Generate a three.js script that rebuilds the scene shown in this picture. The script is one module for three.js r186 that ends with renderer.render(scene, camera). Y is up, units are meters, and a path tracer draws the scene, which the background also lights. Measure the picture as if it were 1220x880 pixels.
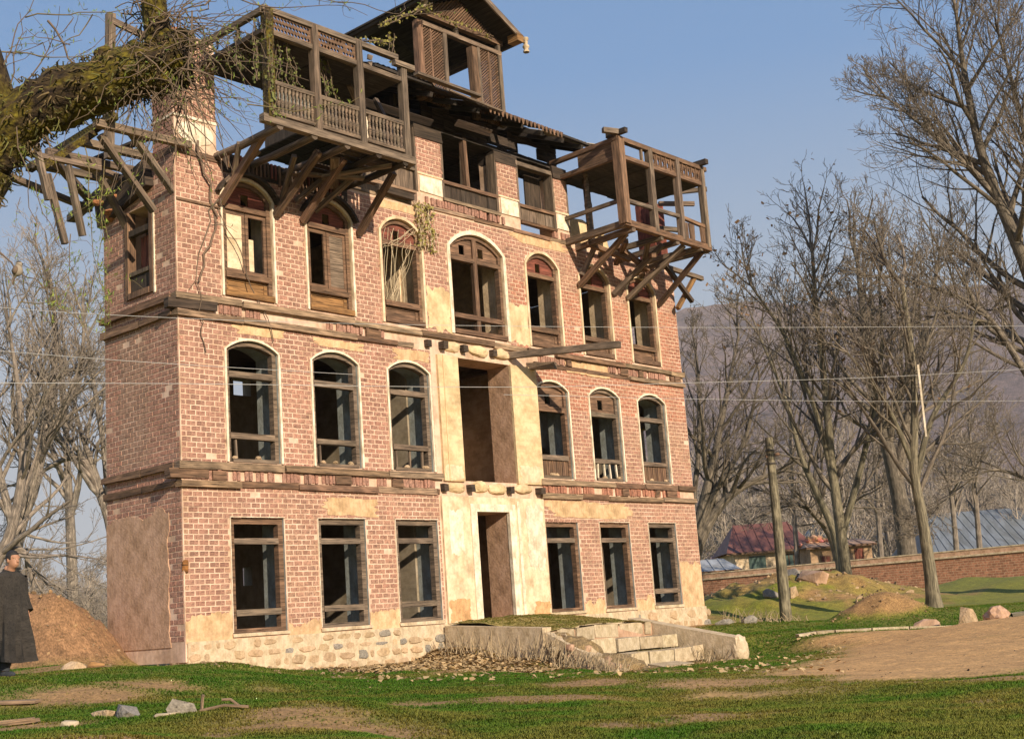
import * as THREE from 'three';
import { ConvexGeometry } from 'three/addons/geometries/ConvexGeometry.js';
import { MarchingCubes } from 'three/addons/objects/MarchingCubes.js';

// ---------------------------------------------------------------- camera, sky, sun, exposure
const V = (x, y, z) => new THREE.Vector3(x, y, z);
const scene = new THREE.Scene();
const camera = new THREE.PerspectiveCamera(31.57, 1024 / 738, 0.1, 9000);
camera.position.set(-14.906, 0.752, 22.003);
camera.rotation.set(THREE.MathUtils.degToRad(10.942), THREE.MathUtils.degToRad(-48.693), THREE.MathUtils.degToRad(-4.148), 'YXZ');
camera.updateMatrixWorld();
const renderer = new THREE.WebGLRenderer({ antialias: true });
renderer.setSize(1024, 738);
renderer.toneMapping = THREE.LinearToneMapping;
renderer.toneMappingExposure = 1.5;
renderer.shadowMap.enabled = true;

const SKY = [[0, [0.33, 0.365, 0.40]], [5, [0.31, 0.35, 0.395]], [13.7, [0.25, 0.315, 0.40]], [23.5, [0.122, 0.232, 0.415]], [40, [0.08, 0.172, 0.35]], [90, [0.05, 0.12, 0.29]]];
{
  const w = 64, h = 256, d = new Float32Array(w * h * 4);
  for (let y = 0; y < h; y++) {
    const el = Math.max(0, ((y + 0.5) / h) * 180 - 90);
    let k = 0; while (k < SKY.length - 2 && SKY[k + 1][0] < el) k++;
    const t = (el - SKY[k][0]) / (SKY[k + 1][0] - SKY[k][0]);
    for (let x = 0; x < w; x++) { for (let c = 0; c < 3; c++) d[(y * w + x) * 4 + c] = SKY[k][1][c] * (1 - t) + SKY[k + 1][1][c] * t; d[(y * w + x) * 4 + 3] = 1; }
  }
  const sky = new THREE.DataTexture(d, w, h, THREE.RGBAFormat, THREE.FloatType);
  sky.mapping = THREE.EquirectangularReflectionMapping; sky.magFilter = THREE.LinearFilter; sky.needsUpdate = true;
  scene.background = sky; scene.environment = sky; scene.environmentIntensity = 1;
}
const sun = new THREE.DirectionalLight(new THREE.Color().setRGB(1, 0.85, 0.64), 4.6);
const SUN = V(-0.66, 1.0, 2.25).normalize();
sun.position.copy(SUN).multiplyScalar(120).add(V(8, 0, 0)); sun.target.position.set(8, 3, 0);
sun.castShadow = true; sun.shadow.mapSize.set(4096, 4096); sun.shadow.radius = 1.2;
Object.assign(sun.shadow.camera, { left: -60, right: 70, top: 50, bottom: -40, near: 1, far: 300 });
scene.add(sun, sun.target);
scene.fog = new THREE.FogExp2(new THREE.Color().setRGB(0.66, 0.61, 0.585), 0.00014);

// ---------------------------------------------------------------- helpers
let seed = 7;
const R = () => { seed = (seed + 0x6d2b79f5) | 0; let t = Math.imul(seed ^ (seed >>> 15), 1 | seed); t = (t + Math.imul(t ^ (t >>> 7), 61 | t)) ^ t; return ((t ^ (t >>> 14)) >>> 0) / 4294967296; };
const rr = (a, b) => a + (b - a) * R();
const pick = (a) => a[Math.floor(R() * a.length)];
const clamp = (x, a = 0, b = 1) => Math.min(b, Math.max(a, x));
const sm = (a, b, x) => { const t = clamp((x - a) / (b - a)); return t * t * (3 - 2 * t); };
const hash = (x, y, s) => { let h = Math.imul(x, 374761393) ^ Math.imul(y, 668265263) ^ Math.imul(s, 1442695041); h = Math.imul(h ^ (h >>> 13), 1274126177); return ((h ^ (h >>> 16)) >>> 0) / 4294967296; };
function vn(x, y, px, py, s) {            // value noise, period px, py
  const xi = Math.floor(x), yi = Math.floor(y), fx = x - xi, fy = y - yi, u = fx * fx * (3 - 2 * fx), v = fy * fy * (3 - 2 * fy);
  const m = (a, p) => (p ? ((a % p) + p) % p : a);
  const a = hash(m(xi, px), m(yi, py), s), b = hash(m(xi + 1, px), m(yi, py), s), c = hash(m(xi, px), m(yi + 1, py), s), d = hash(m(xi + 1, px), m(yi + 1, py), s);
  return (a * (1 - u) + b * u) * (1 - v) + (c * (1 - u) + d * u) * v;
}
function fbm(x, y, px, py, oct, s) { let r = 0, a = 0.5, n = 0; for (let i = 0; i < oct; i++) { r += a * vn(x, y, px, py, s + i); n += a; a *= 0.55; x *= 2; y *= 2; px *= 2; py *= 2; } return r / n; }
const noise = (x, y, s = 0, oct = 3) => fbm(x, y, 0, 0, oct, s + 50);
// where a pixel of the 1220 x 880 picture lies at a given distance along the view axis
const FPX = 440 / Math.tan(THREE.MathUtils.degToRad(31.57 / 2));
const at = (x, y, d) => V((x - 610) / FPX * d, -(y - 440) / FPX * d, -d).applyMatrix4(camera.matrixWorld);

function tex(n, fn, srgb = true) {
  const d = new Uint8Array(n * n * 4);
  for (let y = 0; y < n; y++) for (let x = 0; x < n; x++) { const c = fn(x / n, y / n); for (let k = 0; k < 3; k++) d[(y * n + x) * 4 + k] = 255 * clamp(Array.isArray(c) ? c[k] : c); d[(y * n + x) * 4 + 3] = 255; }
  const t = new THREE.DataTexture(d, n, n); t.wrapS = t.wrapT = THREE.RepeatWrapping; t.magFilter = THREE.LinearFilter; t.minFilter = THREE.LinearMipmapLinearFilter; t.generateMipmaps = true;
  if (srgb) t.colorSpace = THREE.SRGBColorSpace; t.needsUpdate = true; return t;
}
const rep = (t, sx, sy = sx) => { const c = t.clone(); c.repeat.set(1 / sx, 1 / sy); c.needsUpdate = true; return c; };
const T = {
  grain: tex(512, (u, v) => { const a = fbm(u * 40, v * 40, 40, 40, 4, 1), b = fbm(u * 5, v * 5, 5, 5, 4, 9); return 0.62 + 0.42 * a + 0.3 * (b - 0.5) - (a < 0.27 ? 0.16 : 0); }),
  wood: tex(512, (u, v) => { const w = fbm(u * 3, v * 46, 3, 46, 4, 21), b = fbm(u * 5, v * 9, 5, 9, 3, 33), c = fbm(u * 4, v * 90, 4, 90, 2, 5); return 0.42 + 0.62 * w + 0.35 * (b - 0.5) - (c > 0.72 ? 0.3 : 0); }),
  stain: tex(512, (u, v) => { const a = fbm(u * 4, v * 4, 4, 4, 6, 41), b = fbm(u * 24, v * 24, 24, 24, 4, 43), s = fbm(u * 30, v * 4, 30, 4, 4, 45); return [0.76 + 0.34 * a + 0.2 * (b - 0.5) + 0.16 * (s - 0.5), 0.73 + 0.37 * a + 0.22 * (b - 0.5) + 0.16 * (s - 0.5), 0.67 + 0.46 * a + 0.24 * (b - 0.5) + 0.14 * (s - 0.5)]; }),
  soil: tex(512, (u, v) => { const a = fbm(u * 60, v * 60, 60, 60, 3, 51), b = fbm(u * 9, v * 9, 9, 9, 4, 53); return [0.55 + 0.5 * a + 0.3 * (b - 0.5), 0.54 + 0.5 * a + 0.3 * (b - 0.5), 0.5 + 0.52 * a + 0.3 * (b - 0.5)]; }),
  bark: tex(512, (u, v) => { const a = fbm(u * 4, v * 26, 4, 26, 5, 61), b = fbm(u * 7, v * 7, 7, 7, 4, 63); return 0.36 + 0.75 * a + 0.4 * (b - 0.5); }),
  moss: tex(512, (u, v) => { const a = fbm(u * 5, v * 7, 5, 7, 5, 71), b = fbm(u * 40, v * 40, 40, 40, 3, 73), m = sm(0.42, 0.66, a) * (0.5 + b); return [0.36 + 0.16 * m + 0.5 * (b - 0.5), 0.30 + 0.18 * m + 0.5 * (b - 0.5), 0.23 - 0.06 * m + 0.34 * (b - 0.5)]; }),
  forest: tex(1024, (u, v) => { const a = fbm(u * 110, v * 110, 110, 110, 3, 81), b = fbm(u * 7, v * 7, 7, 7, 5, 83), s = fbm(u * 240, v * 36, 240, 36, 2, 85); return [0.3 + 0.55 * a + 0.5 * (b - 0.5) + 0.3 * (s - 0.5), 0.3 + 0.52 * a + 0.46 * (b - 0.5) + 0.3 * (s - 0.5), 0.34 + 0.5 * a + 0.36 * (b - 0.5) + 0.3 * (s - 0.5)]; }),
  bricks: tex(512, (u, v) => { const rows = 32, r = Math.floor(v * rows), fy = v * rows - r, q = u * 14 + (r % 2) * 0.5, c = Math.floor(q), fx = q - c, n = fbm(u * 60, v * 60, 60, 60, 3, 91), k = hash(((c % 14) + 14) % 14, r, 3); const j = fx < 0.07 || fy < 0.16; return j ? [0.62 + 0.2 * n, 0.52 + 0.2 * n, 0.42 + 0.2 * n] : [0.56 + 0.16 * k + 0.25 * (n - 0.5), 0.4 + 0.12 * k + 0.2 * (n - 0.5), 0.32 + 0.1 * k + 0.16 * (n - 0.5)]; }),
  bump: tex(512, (u, v) => 0.5 * fbm(u * 30, v * 30, 30, 30, 4, 95) + 0.5 * fbm(u * 6, v * 6, 6, 6, 4, 97), false),
};
const mat = (r, g, b, o = {}) => {
  const { map, size = 1, sizeY, bump, bumpTex = T.bump, rough = 0.92, ...rest } = o;
  const m = new THREE.MeshStandardMaterial({ color: new THREE.Color().setRGB(r, g, b), roughness: rough, vertexColors: true, side: THREE.DoubleSide, ...rest });
  if (map) m.map = rep(map, size, sizeY ?? size);
  if (bump) { m.bumpMap = rep(bumpTex, size, sizeY ?? size); m.bumpScale = bump; }
  return m;
};
const M = {
  brick: mat(0.72, 0.72, 0.72, { map: T.grain, size: 0.9, bump: 0.006 }),
  mortar: mat(0.74, 0.53, 0.40, { map: T.stain, size: 2.3, bump: 0.008 }),
  yellow: mat(0.76, 0.58, 0.35, { map: T.stain, size: 2.1, bump: 0.012 }),
  cream: mat(0.82, 0.65, 0.45, { map: T.stain, size: 1.7, bump: 0.012 }),
  white: mat(0.88, 0.77, 0.61, { map: T.stain, size: 1.2, bump: 0.006 }),
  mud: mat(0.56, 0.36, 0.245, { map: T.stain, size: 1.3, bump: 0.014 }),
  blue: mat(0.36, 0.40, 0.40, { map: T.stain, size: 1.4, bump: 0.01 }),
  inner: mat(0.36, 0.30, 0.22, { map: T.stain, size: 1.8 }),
  wood: mat(0.34, 0.195, 0.118, { map: T.wood, size: 1.3, sizeY: 0.7, bump: 0.006 }),
  greywood: mat(0.335, 0.24, 0.17, { map: T.wood, size: 1.5, sizeY: 0.8, bump: 0.006 }),
  redwood: mat(0.36, 0.11, 0.07, { map: T.wood, size: 1.2, sizeY: 0.8 }),
  blackwood: mat(0.075, 0.058, 0.046, { map: T.wood, size: 1.5, sizeY: 0.8 }),  // near-black brown wood for ceiling boards, rafters, purlins and dormer roof boards
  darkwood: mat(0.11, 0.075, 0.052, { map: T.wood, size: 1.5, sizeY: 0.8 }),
  orangewood2: mat(0.66, 0.40, 0.2, { map: T.stain, size: 0.8 }),
  wash: mat(0.72, 0.49, 0.285, { map: T.stain, size: 1.1, bump: 0.01 }),
  block: mat(0.54, 0.44, 0.30, { map: T.stain, size: 0.7, bump: 0.02 }),
  redmud: mat(0.62, 0.36, 0.25, { map: T.stain, size: 1.1, bump: 0.02 }),
  orangewood: mat(0.50, 0.26, 0.10, { map: T.wood, size: 1.5, sizeY: 0.9 }),
  beam: mat(0.54, 0.36, 0.225, { map: T.wood, size: 1.4, sizeY: 0.8, bump: 0.012 }),
  stone: mat(0.54, 0.39, 0.245, { map: T.stain, size: 0.8, bump: 0.03 }),
  greystone: mat(0.40, 0.35, 0.29, { map: T.grain, size: 0.7, bump: 0.02 }),
  concrete: mat(0.64, 0.52, 0.36, { map: T.stain, size: 1.0, bump: 0.015 }),
  darkconcrete: mat(0.40, 0.31, 0.23, { map: T.stain, size: 0.9, bump: 0.015 }),
  tin: mat(0.07, 0.058, 0.05, { map: T.stain, size: 1.5, rough: 0.65, metalness: 0.2 }),
  soil: mat(1.2, 1.2, 1.2, { map: T.soil, size: 1.3, bump: 0.02, rough: 1 }),
  bark: mat(0.29, 0.235, 0.18, { map: T.bark, size: 1.2, sizeY: 0.9, bump: 0.02, rough: 1 }),
  palebark: mat(0.34, 0.29, 0.195, { map: T.bark, size: 1.4, sizeY: 1.0, bump: 0.02, rough: 1 }),
  greybark: mat(0.42, 0.345, 0.28, { map: T.bark, size: 1.6, sizeY: 1.2, rough: 1 }),
  mossbark: mat(0.37, 0.33, 0.225, { map: T.moss, size: 1.5, sizeY: 1.2, bump: 0.06, rough: 1 }),
  twig: mat(0.17, 0.12, 0.085, { rough: 1 }),
  leaf: mat(0.2, 0.27, 0.06, { rough: 0.8 }),
  grass: mat(1, 1, 1, { rough: 0.9 }),
  dry: mat(0.6, 0.48, 0.32, { rough: 1 }),
  wire: mat(0.5, 0.48, 0.45, { rough: 0.5 }),
};
function tag(o, label, category, group, kind) { o.userData.label = label; if (category) o.userData.category = category; if (group) o.userData.group = group; if (kind) o.userData.kind = kind; return o; }
const used = new Map();
function numbered(n) { const k = used.get(n) || 0; used.set(n, k + 1); return k ? n + '_' + String(k).padStart(3, '0') : n; }
function thing(name, label, category, group, pos) { const g = new THREE.Group(); g.name = numbered(name); if (pos) g.position.copy(pos); scene.add(g); return tag(g, label, category, group); }
function sub(name, parent) { const g = new THREE.Group(); g.name = name; parent.add(g); return g; }

class B {                                   // collects triangles, becomes one mesh
  constructor() { this.p = []; this.n = []; this.u = []; this.c = []; this.col = [1, 1, 1]; }
  tint(v = 0.12) { const k = 1 + rr(-v, v); this.col = [k * (1 + rr(-v, v) * 0.2), k, k * (1 + rr(-v, v) * 0.25)]; return this; }
  setc(r, g = r, b = r) { this.col = [r, g, b]; return this; }
  tri(a, b, c, na, nb, nc, ua, ub, uc) { for (const [q, n, u] of [[a, na, ua], [b, nb, ub], [c, nc, uc]]) { this.p.push(q.x, q.y, q.z); this.n.push(n.x, n.y, n.z); this.u.push(u[0], u[1]); this.c.push(...this.col); } }
  quad(a, b, c, d, ua = [0, 0], ub, uc, ud) {
    const n = V().crossVectors(b.clone().sub(a), d.clone().sub(a)); if (n.lengthSq() < 1e-14) n.crossVectors(c.clone().sub(b), d.clone().sub(b)); n.normalize();
    if (!ub) { const w = a.distanceTo(b), h = a.distanceTo(d); ub = [ua[0] + w, ua[1]]; uc = [ua[0] + w, ua[1] + h]; ud = [ua[0], ua[1] + h]; }
    this.tri(a, b, c, n, n, n, ua, ub, uc); this.tri(a, c, d, n, n, n, ua, uc, ud);
  }
  hexa(q) {                                  // 8 corners: 0-3 one end, 4-7 other end (same winding)
    const o = [rr(0, 9), rr(0, 9)];
    this.quad(q[3], q[2], q[1], q[0], o); this.quad(q[4], q[5], q[6], q[7], o);
    for (let i = 0; i < 4; i++) { const j = (i + 1) % 4, l = q[i].distanceTo(q[4 + i]), w = q[i].distanceTo(q[j]), y = o[1] + i * 0.37; this.quad(q[i], q[j], q[4 + j], q[4 + i], [o[0], y], [o[0], y + w], [o[0] + l, y + w], [o[0] + l, y]); }
    return this;
  }
  bar(a, b, w, h = w, jit = 0.06, up = V(0, 1, 0), taper = 1) {
    const t = b.clone().sub(a).normalize(); let s = V().crossVectors(t, up); if (s.lengthSq() < 1e-4) s.crossVectors(t, V(1, 0, 0.2)); s.normalize(); const v = V().crossVectors(s, t);
    const q = []; for (const [e, k] of [[a, 1], [b, taper]]) for (const [x, y] of [[-1, -1], [1, -1], [1, 1], [-1, 1]]) q.push(e.clone().addScaledVector(s, x * w * 0.5 * k * (1 + rr(-jit, jit))).addScaledVector(v, y * h * 0.5 * k * (1 + rr(-jit, jit))).addScaledVector(t, rr(-jit, jit) * w));
    return this.hexa(q);
  }
  box(x0, x1, y0, y1, z0, z1, jit = 0) {
    const j = () => rr(-jit, jit), q = []; const long = x1 - x0 >= y1 - y0;
    if (long) for (const x of [x0, x1]) for (const [y, z] of [[y0, z1], [y0, z0], [y1, z0], [y1, z1]]) q.push(V(x + j(), y + j(), z + j()));
    else for (const y of [y0, y1]) for (const [x, z] of [[x0, z0], [x1, z0], [x1, z1], [x0, z1]]) q.push(V(x + j(), y + j(), z + j()));
    return this.hexa(q);
  }
  tube(pts, rad, sides = 6, cap = true) {
    const n = pts.length, f = []; let s = null, L = 0;
    for (let i = 0; i < n; i++) {
      const t = pts[Math.min(n - 1, i + 1)].clone().sub(pts[Math.max(0, i - 1)]).normalize();
      if (!s) { s = V().crossVectors(t, Math.abs(t.y) > 0.9 ? V(1, 0, 0.1) : V(0, 1, 0)); } else s = s.clone().addScaledVector(t, -s.dot(t));
      s.normalize(); const v = V().crossVectors(t, s); if (i) L += pts[i].distanceTo(pts[i - 1]);
      const r = typeof rad === 'function' ? rad(i / (n - 1)) : Array.isArray(rad) ? rad[i] : rad, ring = [];
      for (let k = 0; k < sides; k++) { const a = k / sides * 6.28318, d = s.clone().multiplyScalar(Math.cos(a)).addScaledVector(v, Math.sin(a)); ring.push([pts[i].clone().addScaledVector(d, r), d]); }
      f.push([ring, L, r]);
    }
    const per = f[0][2] * 6.28;
    for (let i = 0; i < n - 1; i++) for (let k = 0; k < sides; k++) { const l = (k + 1) % sides, [a, na] = f[i][0][k], [b, nb] = f[i][0][l], [c, nc] = f[i + 1][0][l], [d, nd] = f[i + 1][0][k], u0 = f[i][1], u1 = f[i + 1][1], v0 = k / sides * per, v1 = (k + 1) / sides * per; this.tri(a, b, c, na, nb, nc, [u0, v0], [u0, v1], [u1, v1]); this.tri(a, c, d, na, nc, nd, [u0, v0], [u1, v1], [u1, v0]); }
    if (cap) for (const e of [0, n - 1]) { const nn = pts[e].clone().sub(pts[e ? e - 1 : 1]).normalize(); for (let k = 1; k < sides - 1; k++) this.tri(f[e][0][0][0], f[e][0][k][0], f[e][0][k + 1][0], nn, nn, nn, [0, 0], [0.05, 0], [0.05, 0.05]); }
    return this;
  }
  soup(g, keep = null, smooth = false) {      // takes triangles of a geometry, uv in metres by the way they face
    const q = g.index ? g.toNonIndexed() : g, P = q.attributes.position, N = q.attributes.normal, v = (i) => V().fromBufferAttribute(P, i);
    for (let i = 0; i < P.count; i += 3) {
      const a = v(i), b = v(i + 1), c = v(i + 2), n = V().crossVectors(b.clone().sub(a), c.clone().sub(a)).normalize(), m = a.clone().add(b).add(c).divideScalar(3);
      if (keep && !keep(m, n)) continue;
      const ax = Math.abs(n.x), ay = Math.abs(n.y), az = Math.abs(n.z), uv = (p) => (ay > ax && ay > az ? [p.x, p.z] : ax > az ? [p.z, p.y] : [p.x, p.y]);
      const sn = (k) => (smooth ? V().fromBufferAttribute(N, i + k) : n);
      this.tri(a, b, c, sn(0), sn(1), sn(2), uv(a), uv(b), uv(c));
    }
    return this;
  }
  geometry() { const g = new THREE.BufferGeometry(); g.setAttribute('position', new THREE.Float32BufferAttribute(this.p, 3)); g.setAttribute('normal', new THREE.Float32BufferAttribute(this.n, 3)); g.setAttribute('uv', new THREE.Float32BufferAttribute(this.u, 2)); g.setAttribute('color', new THREE.Float32BufferAttribute(this.c, 3)); return g; }
  mesh(name, m, parent = scene) { const o = new THREE.Mesh(this.geometry(), m); o.name = parent === scene ? numbered(name) : name; o.castShadow = o.receiveShadow = true; parent.add(o); return o; }
}
const shape = (pts) => new THREE.Shape(pts.map(([x, y]) => new THREE.Vector2(x, y)));
const hole = (pts) => new THREE.Path(pts.map(([x, y]) => new THREE.Vector2(x, y)));
const extr = (s, depth, z) => { const g = new THREE.ExtrudeGeometry(s, { depth, bevelEnabled: false, curveSegments: 8 }); g.translate(0, 0, z); return g; };
const rect = (x0, x1, y0, y1) => [[x0, y0], [x1, y0], [x1, y1], [x0, y1]];
function blob(r, sx, sy, sz, rough, s, detail = 2) {                    // an uneven stone-like body
  const g = new THREE.IcosahedronGeometry(1, detail), P = g.attributes.position;
  for (let i = 0; i < P.count; i++) { const p = V().fromBufferAttribute(P, i), k = 1 + rough * ((noise(p.x * 1.3 + s, p.y * 1.3 + p.z * 0.9, s | 0) - 0.5) * 2 + (noise(p.x * 4 + s, p.z * 4 - p.y * 3, s | 0) - 0.5) * 0.7); P.setXYZ(i, p.x * k * r * sx, p.y * k * r * sy, p.z * k * r * sz); }
  return g;
}

function rock(sx, sy, sz, n = 16) { const P = []; for (let i = 0; i < n; i++) { const v = V(rr(-1, 1), rr(-1, 1), rr(-1, 1)).normalize().multiplyScalar(rr(0.75, 1.1)); P.push(V(v.x * sx, v.y * sy, v.z * sz)); } return new ConvexGeometry(P); }   // a broken-faced stone

// ---------------------------------------------------------------- ground
const CP = [[-0.1, 0.1, 0.42], [2.1, 0.4, 0.12], [4.1, 0.4, -0.02], [5.6, 0.6, -0.08], [6.9, 0.4, 0.2], [17.8, 0.3, 0.28], [9, 5.3, -0.42], [11.3, 5.7, -0.42], [7.0, 3, -0.15], [7, 5, -0.4], [1, 4.4, 0.0], [4.4, 5.1, -0.22], [6.1, 7, -0.4], [-5.7, 4.3, 0.5], [-5, 13, -0.05],
  [-7.4, 11.9, 0.18], [-3.4, 14.8, -0.22], [-0.8, 15.4, -0.19], [-11.2, 14.7, 0.31], [-9.5, 14.8, 0.13], [-7.65, 15.4, -0.07], [-6.9, 17, -0.15], [-6.5, 18.6, -0.19], [13.7, 6.5, -0.06], [15.9, 8.9, -0.13], [3.3, 14.7, -0.28], [-14.9, 22, -0.8], [-12, 19, -0.25], [-2.6, -1, 0.55], [-9, 2, 0.6], [-9, -6, 0.7], [18, -4, 0.4], [9, -9, 0.4], [0, -9, 0.5], [14.6, 3.2, 0.05]];
for (const [x, y, d] of [[1012, 725, 50], [1113, 725, 38], [938, 745, 40], [1100, 705, 60], [1210, 700, 57], [860, 712, 60], [1200, 735, 30]]) { const p = at(x, y, d); CP.push([p.x, p.z, p.y]); }
const gauss = (x, z, cx, cz, r) => Math.exp(-((x - cx) ** 2 + (z - cz) ** 2) / (r * r));
const seg2 = (x, z, ax, az, bx, bz) => { const t = clamp(((x - ax) * (bx - ax) + (z - az) * (bz - az)) / ((bx - ax) ** 2 + (bz - az) ** 2)); return Math.hypot(x - ax - t * (bx - ax), z - az - t * (bz - az)); };
const pM = at(962, 700, 47), pD = at(1052, 722, 37), pK = at(1150, 705, 52), pK2 = at(1230, 705, 50), pM2 = at(900, 712, 45);
function H(x, z) {
  let w = 0.0004, s = 0.0004 * 0.35;
  for (const [a, b, c] of CP) { const d = (x - a) ** 2 + (z - b) ** 2 + 0.35, k = 1 / (d * d); w += k; s += k * c; }
  let h = s / w;
  const dm = seg2(x, z, -1.15, -3.0, -4.6, -6.6); h += 1.5 * sm(2.0, 0.2, dm) * (1 + 0.3 * (noise(x * 1.5, z * 1.5, 3) - 0.5)) + sm(2.1, 1.2, dm) * ((noise(x * 4, z * 4, 9, 4) - 0.5) * 0.22 + (noise(x * 11, z * 11, 10) - 0.5) * 0.08);
  h += 1.15 * gauss(x, z, pM.x, pM.z, 4.6) * (0.35 + 1.2 * noise(x * 0.75, z * 0.75, 4, 4)) + 0.5 * gauss(x, z, pM2.x, pM2.z, 3.2);
  h += 0.62 * sm(1.7, 0.1, Math.hypot((x - pD.x), (z - pD.z)) * (0.75 + 0.5 * noise(x, z, 8)));
  h += 0.65 * sm(4.5, 0, seg2(x, z, pK.x, pK.z, pK2.x, pK2.z)) * (0.6 + 0.8 * noise(x * 0.4, z * 0.4, 6));
  h += 0.10 * sm(3.4, 0.4, Math.hypot(x - 5.9, z - 1.5)) * (noise(x * 3, z * 3, 7) + 0.3);
  const far = Math.hypot(x - 5, z - 5);
  return h + (noise(x * 0.45, z * 0.45, 1) - 0.5) * 0.10 + (noise(x * 2.2, z * 2.2, 2) - 0.5) * 0.035 + (noise(x * 7, z * 7, 5) - 0.5) * 0.012 * sm(40, 20, far);
}
const bare = []; for (const [x, y, d, r] of [[380, 862, 10, 1.0], [60, 862, 8.6, 0.9], [200, 858, 9, 0.5], [640, 832, 14, 1.1], [700, 815, 17, 0.8], [100, 812, 15, 0.9], [80, 800, 18, 0.6], [850, 818, 16, 1.3], [500, 825, 14, 0.6]]) { const p = at(x, y, d); bare.push([p.x, p.z, r]); }
function trodden(x, z) {                    // the worn track right of the steps
  const D = (x + 14.9) * 0.74 - (z - 22) * 0.65, L = (x + 14.9) * 0.669 + (z - 22) * 0.74, n = noise(x * 0.8, z * 0.8, 16) - 0.5, m = noise(x * 0.3, z * 0.3, 17) - 0.5;
  return sm(13.2, 16.5, D + 4 * m + 2 * n) * sm(31.4, 30.4, D + 0.6 * n) * sm(-1.2, 1.4, L - 2.3 - (D - 15) * 0.3 + 3 * n) * (L > 8.5 ? 1 - 0.75 * sm(0.5, 0.62, m + 0.5) * sm(28, 20, D) : 1);
}
function dirtiness(x, z) {                  // 0 turf .. 1 bare earth
  let d = 0; const n = noise(x * 0.9, z * 0.9, 11), m = noise(x * 0.28, z * 0.28, 12);
  d = Math.max(d, sm(0.53, 0.72, 0.6 * n + 0.4 * m));
  for (const [a, b, r] of bare) d = Math.max(d, sm(r * 1.25, r * 0.45, Math.hypot(x - a, z - b) * (0.6 + 0.8 * n)));
  d = Math.max(d, trodden(x, z));
  const dm = seg2(x, z, -1.3, -3.0, -2.2, -4.1); d = Math.max(d, sm(2.2, 1.5, dm) * sm(0.1, 0.3, 1.3 - 0.4 * n));
  d = Math.max(d, sm(1.5, 1.1, Math.hypot(x - pD.x, z - pD.z)), 0.8 * gauss(x, z, 5.6, 2.0, 2.2));
  d = Math.max(d, sm(1.1, 0.1, Math.abs(z - 0.2) + (x < -0.5 || x > 18.5 ? 9 : 0)), 0.95 * gauss(x, z, pM.x, pM.z, 4.2) * sm(0.36, 0.58, n));
  return clamp(d);
}
{
  const N = 400, ax = [], az = []; const grid = (i, c, a) => { const t = (i / (N - 1)) * 2 - 1, k = Math.abs(t); return c + Math.sign(t) * (k < 0.8 ? k * a : 0.8 * a + (Math.exp((k - 0.8) * 26) - 1) * 14); };
  for (let i = 0; i < N; i++) { ax.push(grid(i, 2, 32)); az.push(grid(i, 6, 26)); }
  const p = [], c = [], u = [], ix = [];
  for (let j = 0; j < N; j++) for (let i = 0; i < N; i++) {
    const x = ax[i], z = az[j], d = dirtiness(x, z), tr = 0.62 + 0.38 * trodden(x, z), n = noise(x * 1.7, z * 1.7, 14), q = noise(x * 0.15, z * 0.15, 15); p.push(x, H(x, z), z); u.push(x, z);
    const g = [0.17 + 0.10 * n + 0.06 * q, 0.235 + 0.05 * n, 0.02 + 0.012 * n], e = [0.74 + 0.2 * (n - 0.5), 0.43 + 0.13 * (n - 0.5), 0.18 + 0.06 * (n - 0.5)];
    const mo = sm(2.6, 1.6, seg2(x, z, -1.15, -3.0, -4.6, -6.6)); e[0] *= 1 - 0.24 * mo; e[1] *= 1 - 0.27 * mo; e[2] *= 1 - 0.08 * mo; for (let k = 0; k < 3; k++) c.push(g[k] * (1 - d) + e[k] * tr * d);
  }
  for (let j = 0; j < N - 1; j++) for (let i = 0; i < N - 1; i++) { const a = j * N + i; ix.push(a, a + N, a + 1, a + 1, a + N, a + N + 1); }
  const g = new THREE.BufferGeometry(); g.setAttribute('position', new THREE.Float32BufferAttribute(p, 3)); g.setAttribute('uv', new THREE.Float32BufferAttribute(u, 2)); g.setAttribute('color', new THREE.Float32BufferAttribute(c, 3)); g.setIndex(ix); g.computeVertexNormals();
  const o = new THREE.Mesh(g, M.soil); o.name = 'ground'; o.receiveShadow = o.castShadow = true; scene.add(o); tag(o, 'uneven lawn and bare earth around the ruined house', 'ground', null, 'structure');
}
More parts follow.
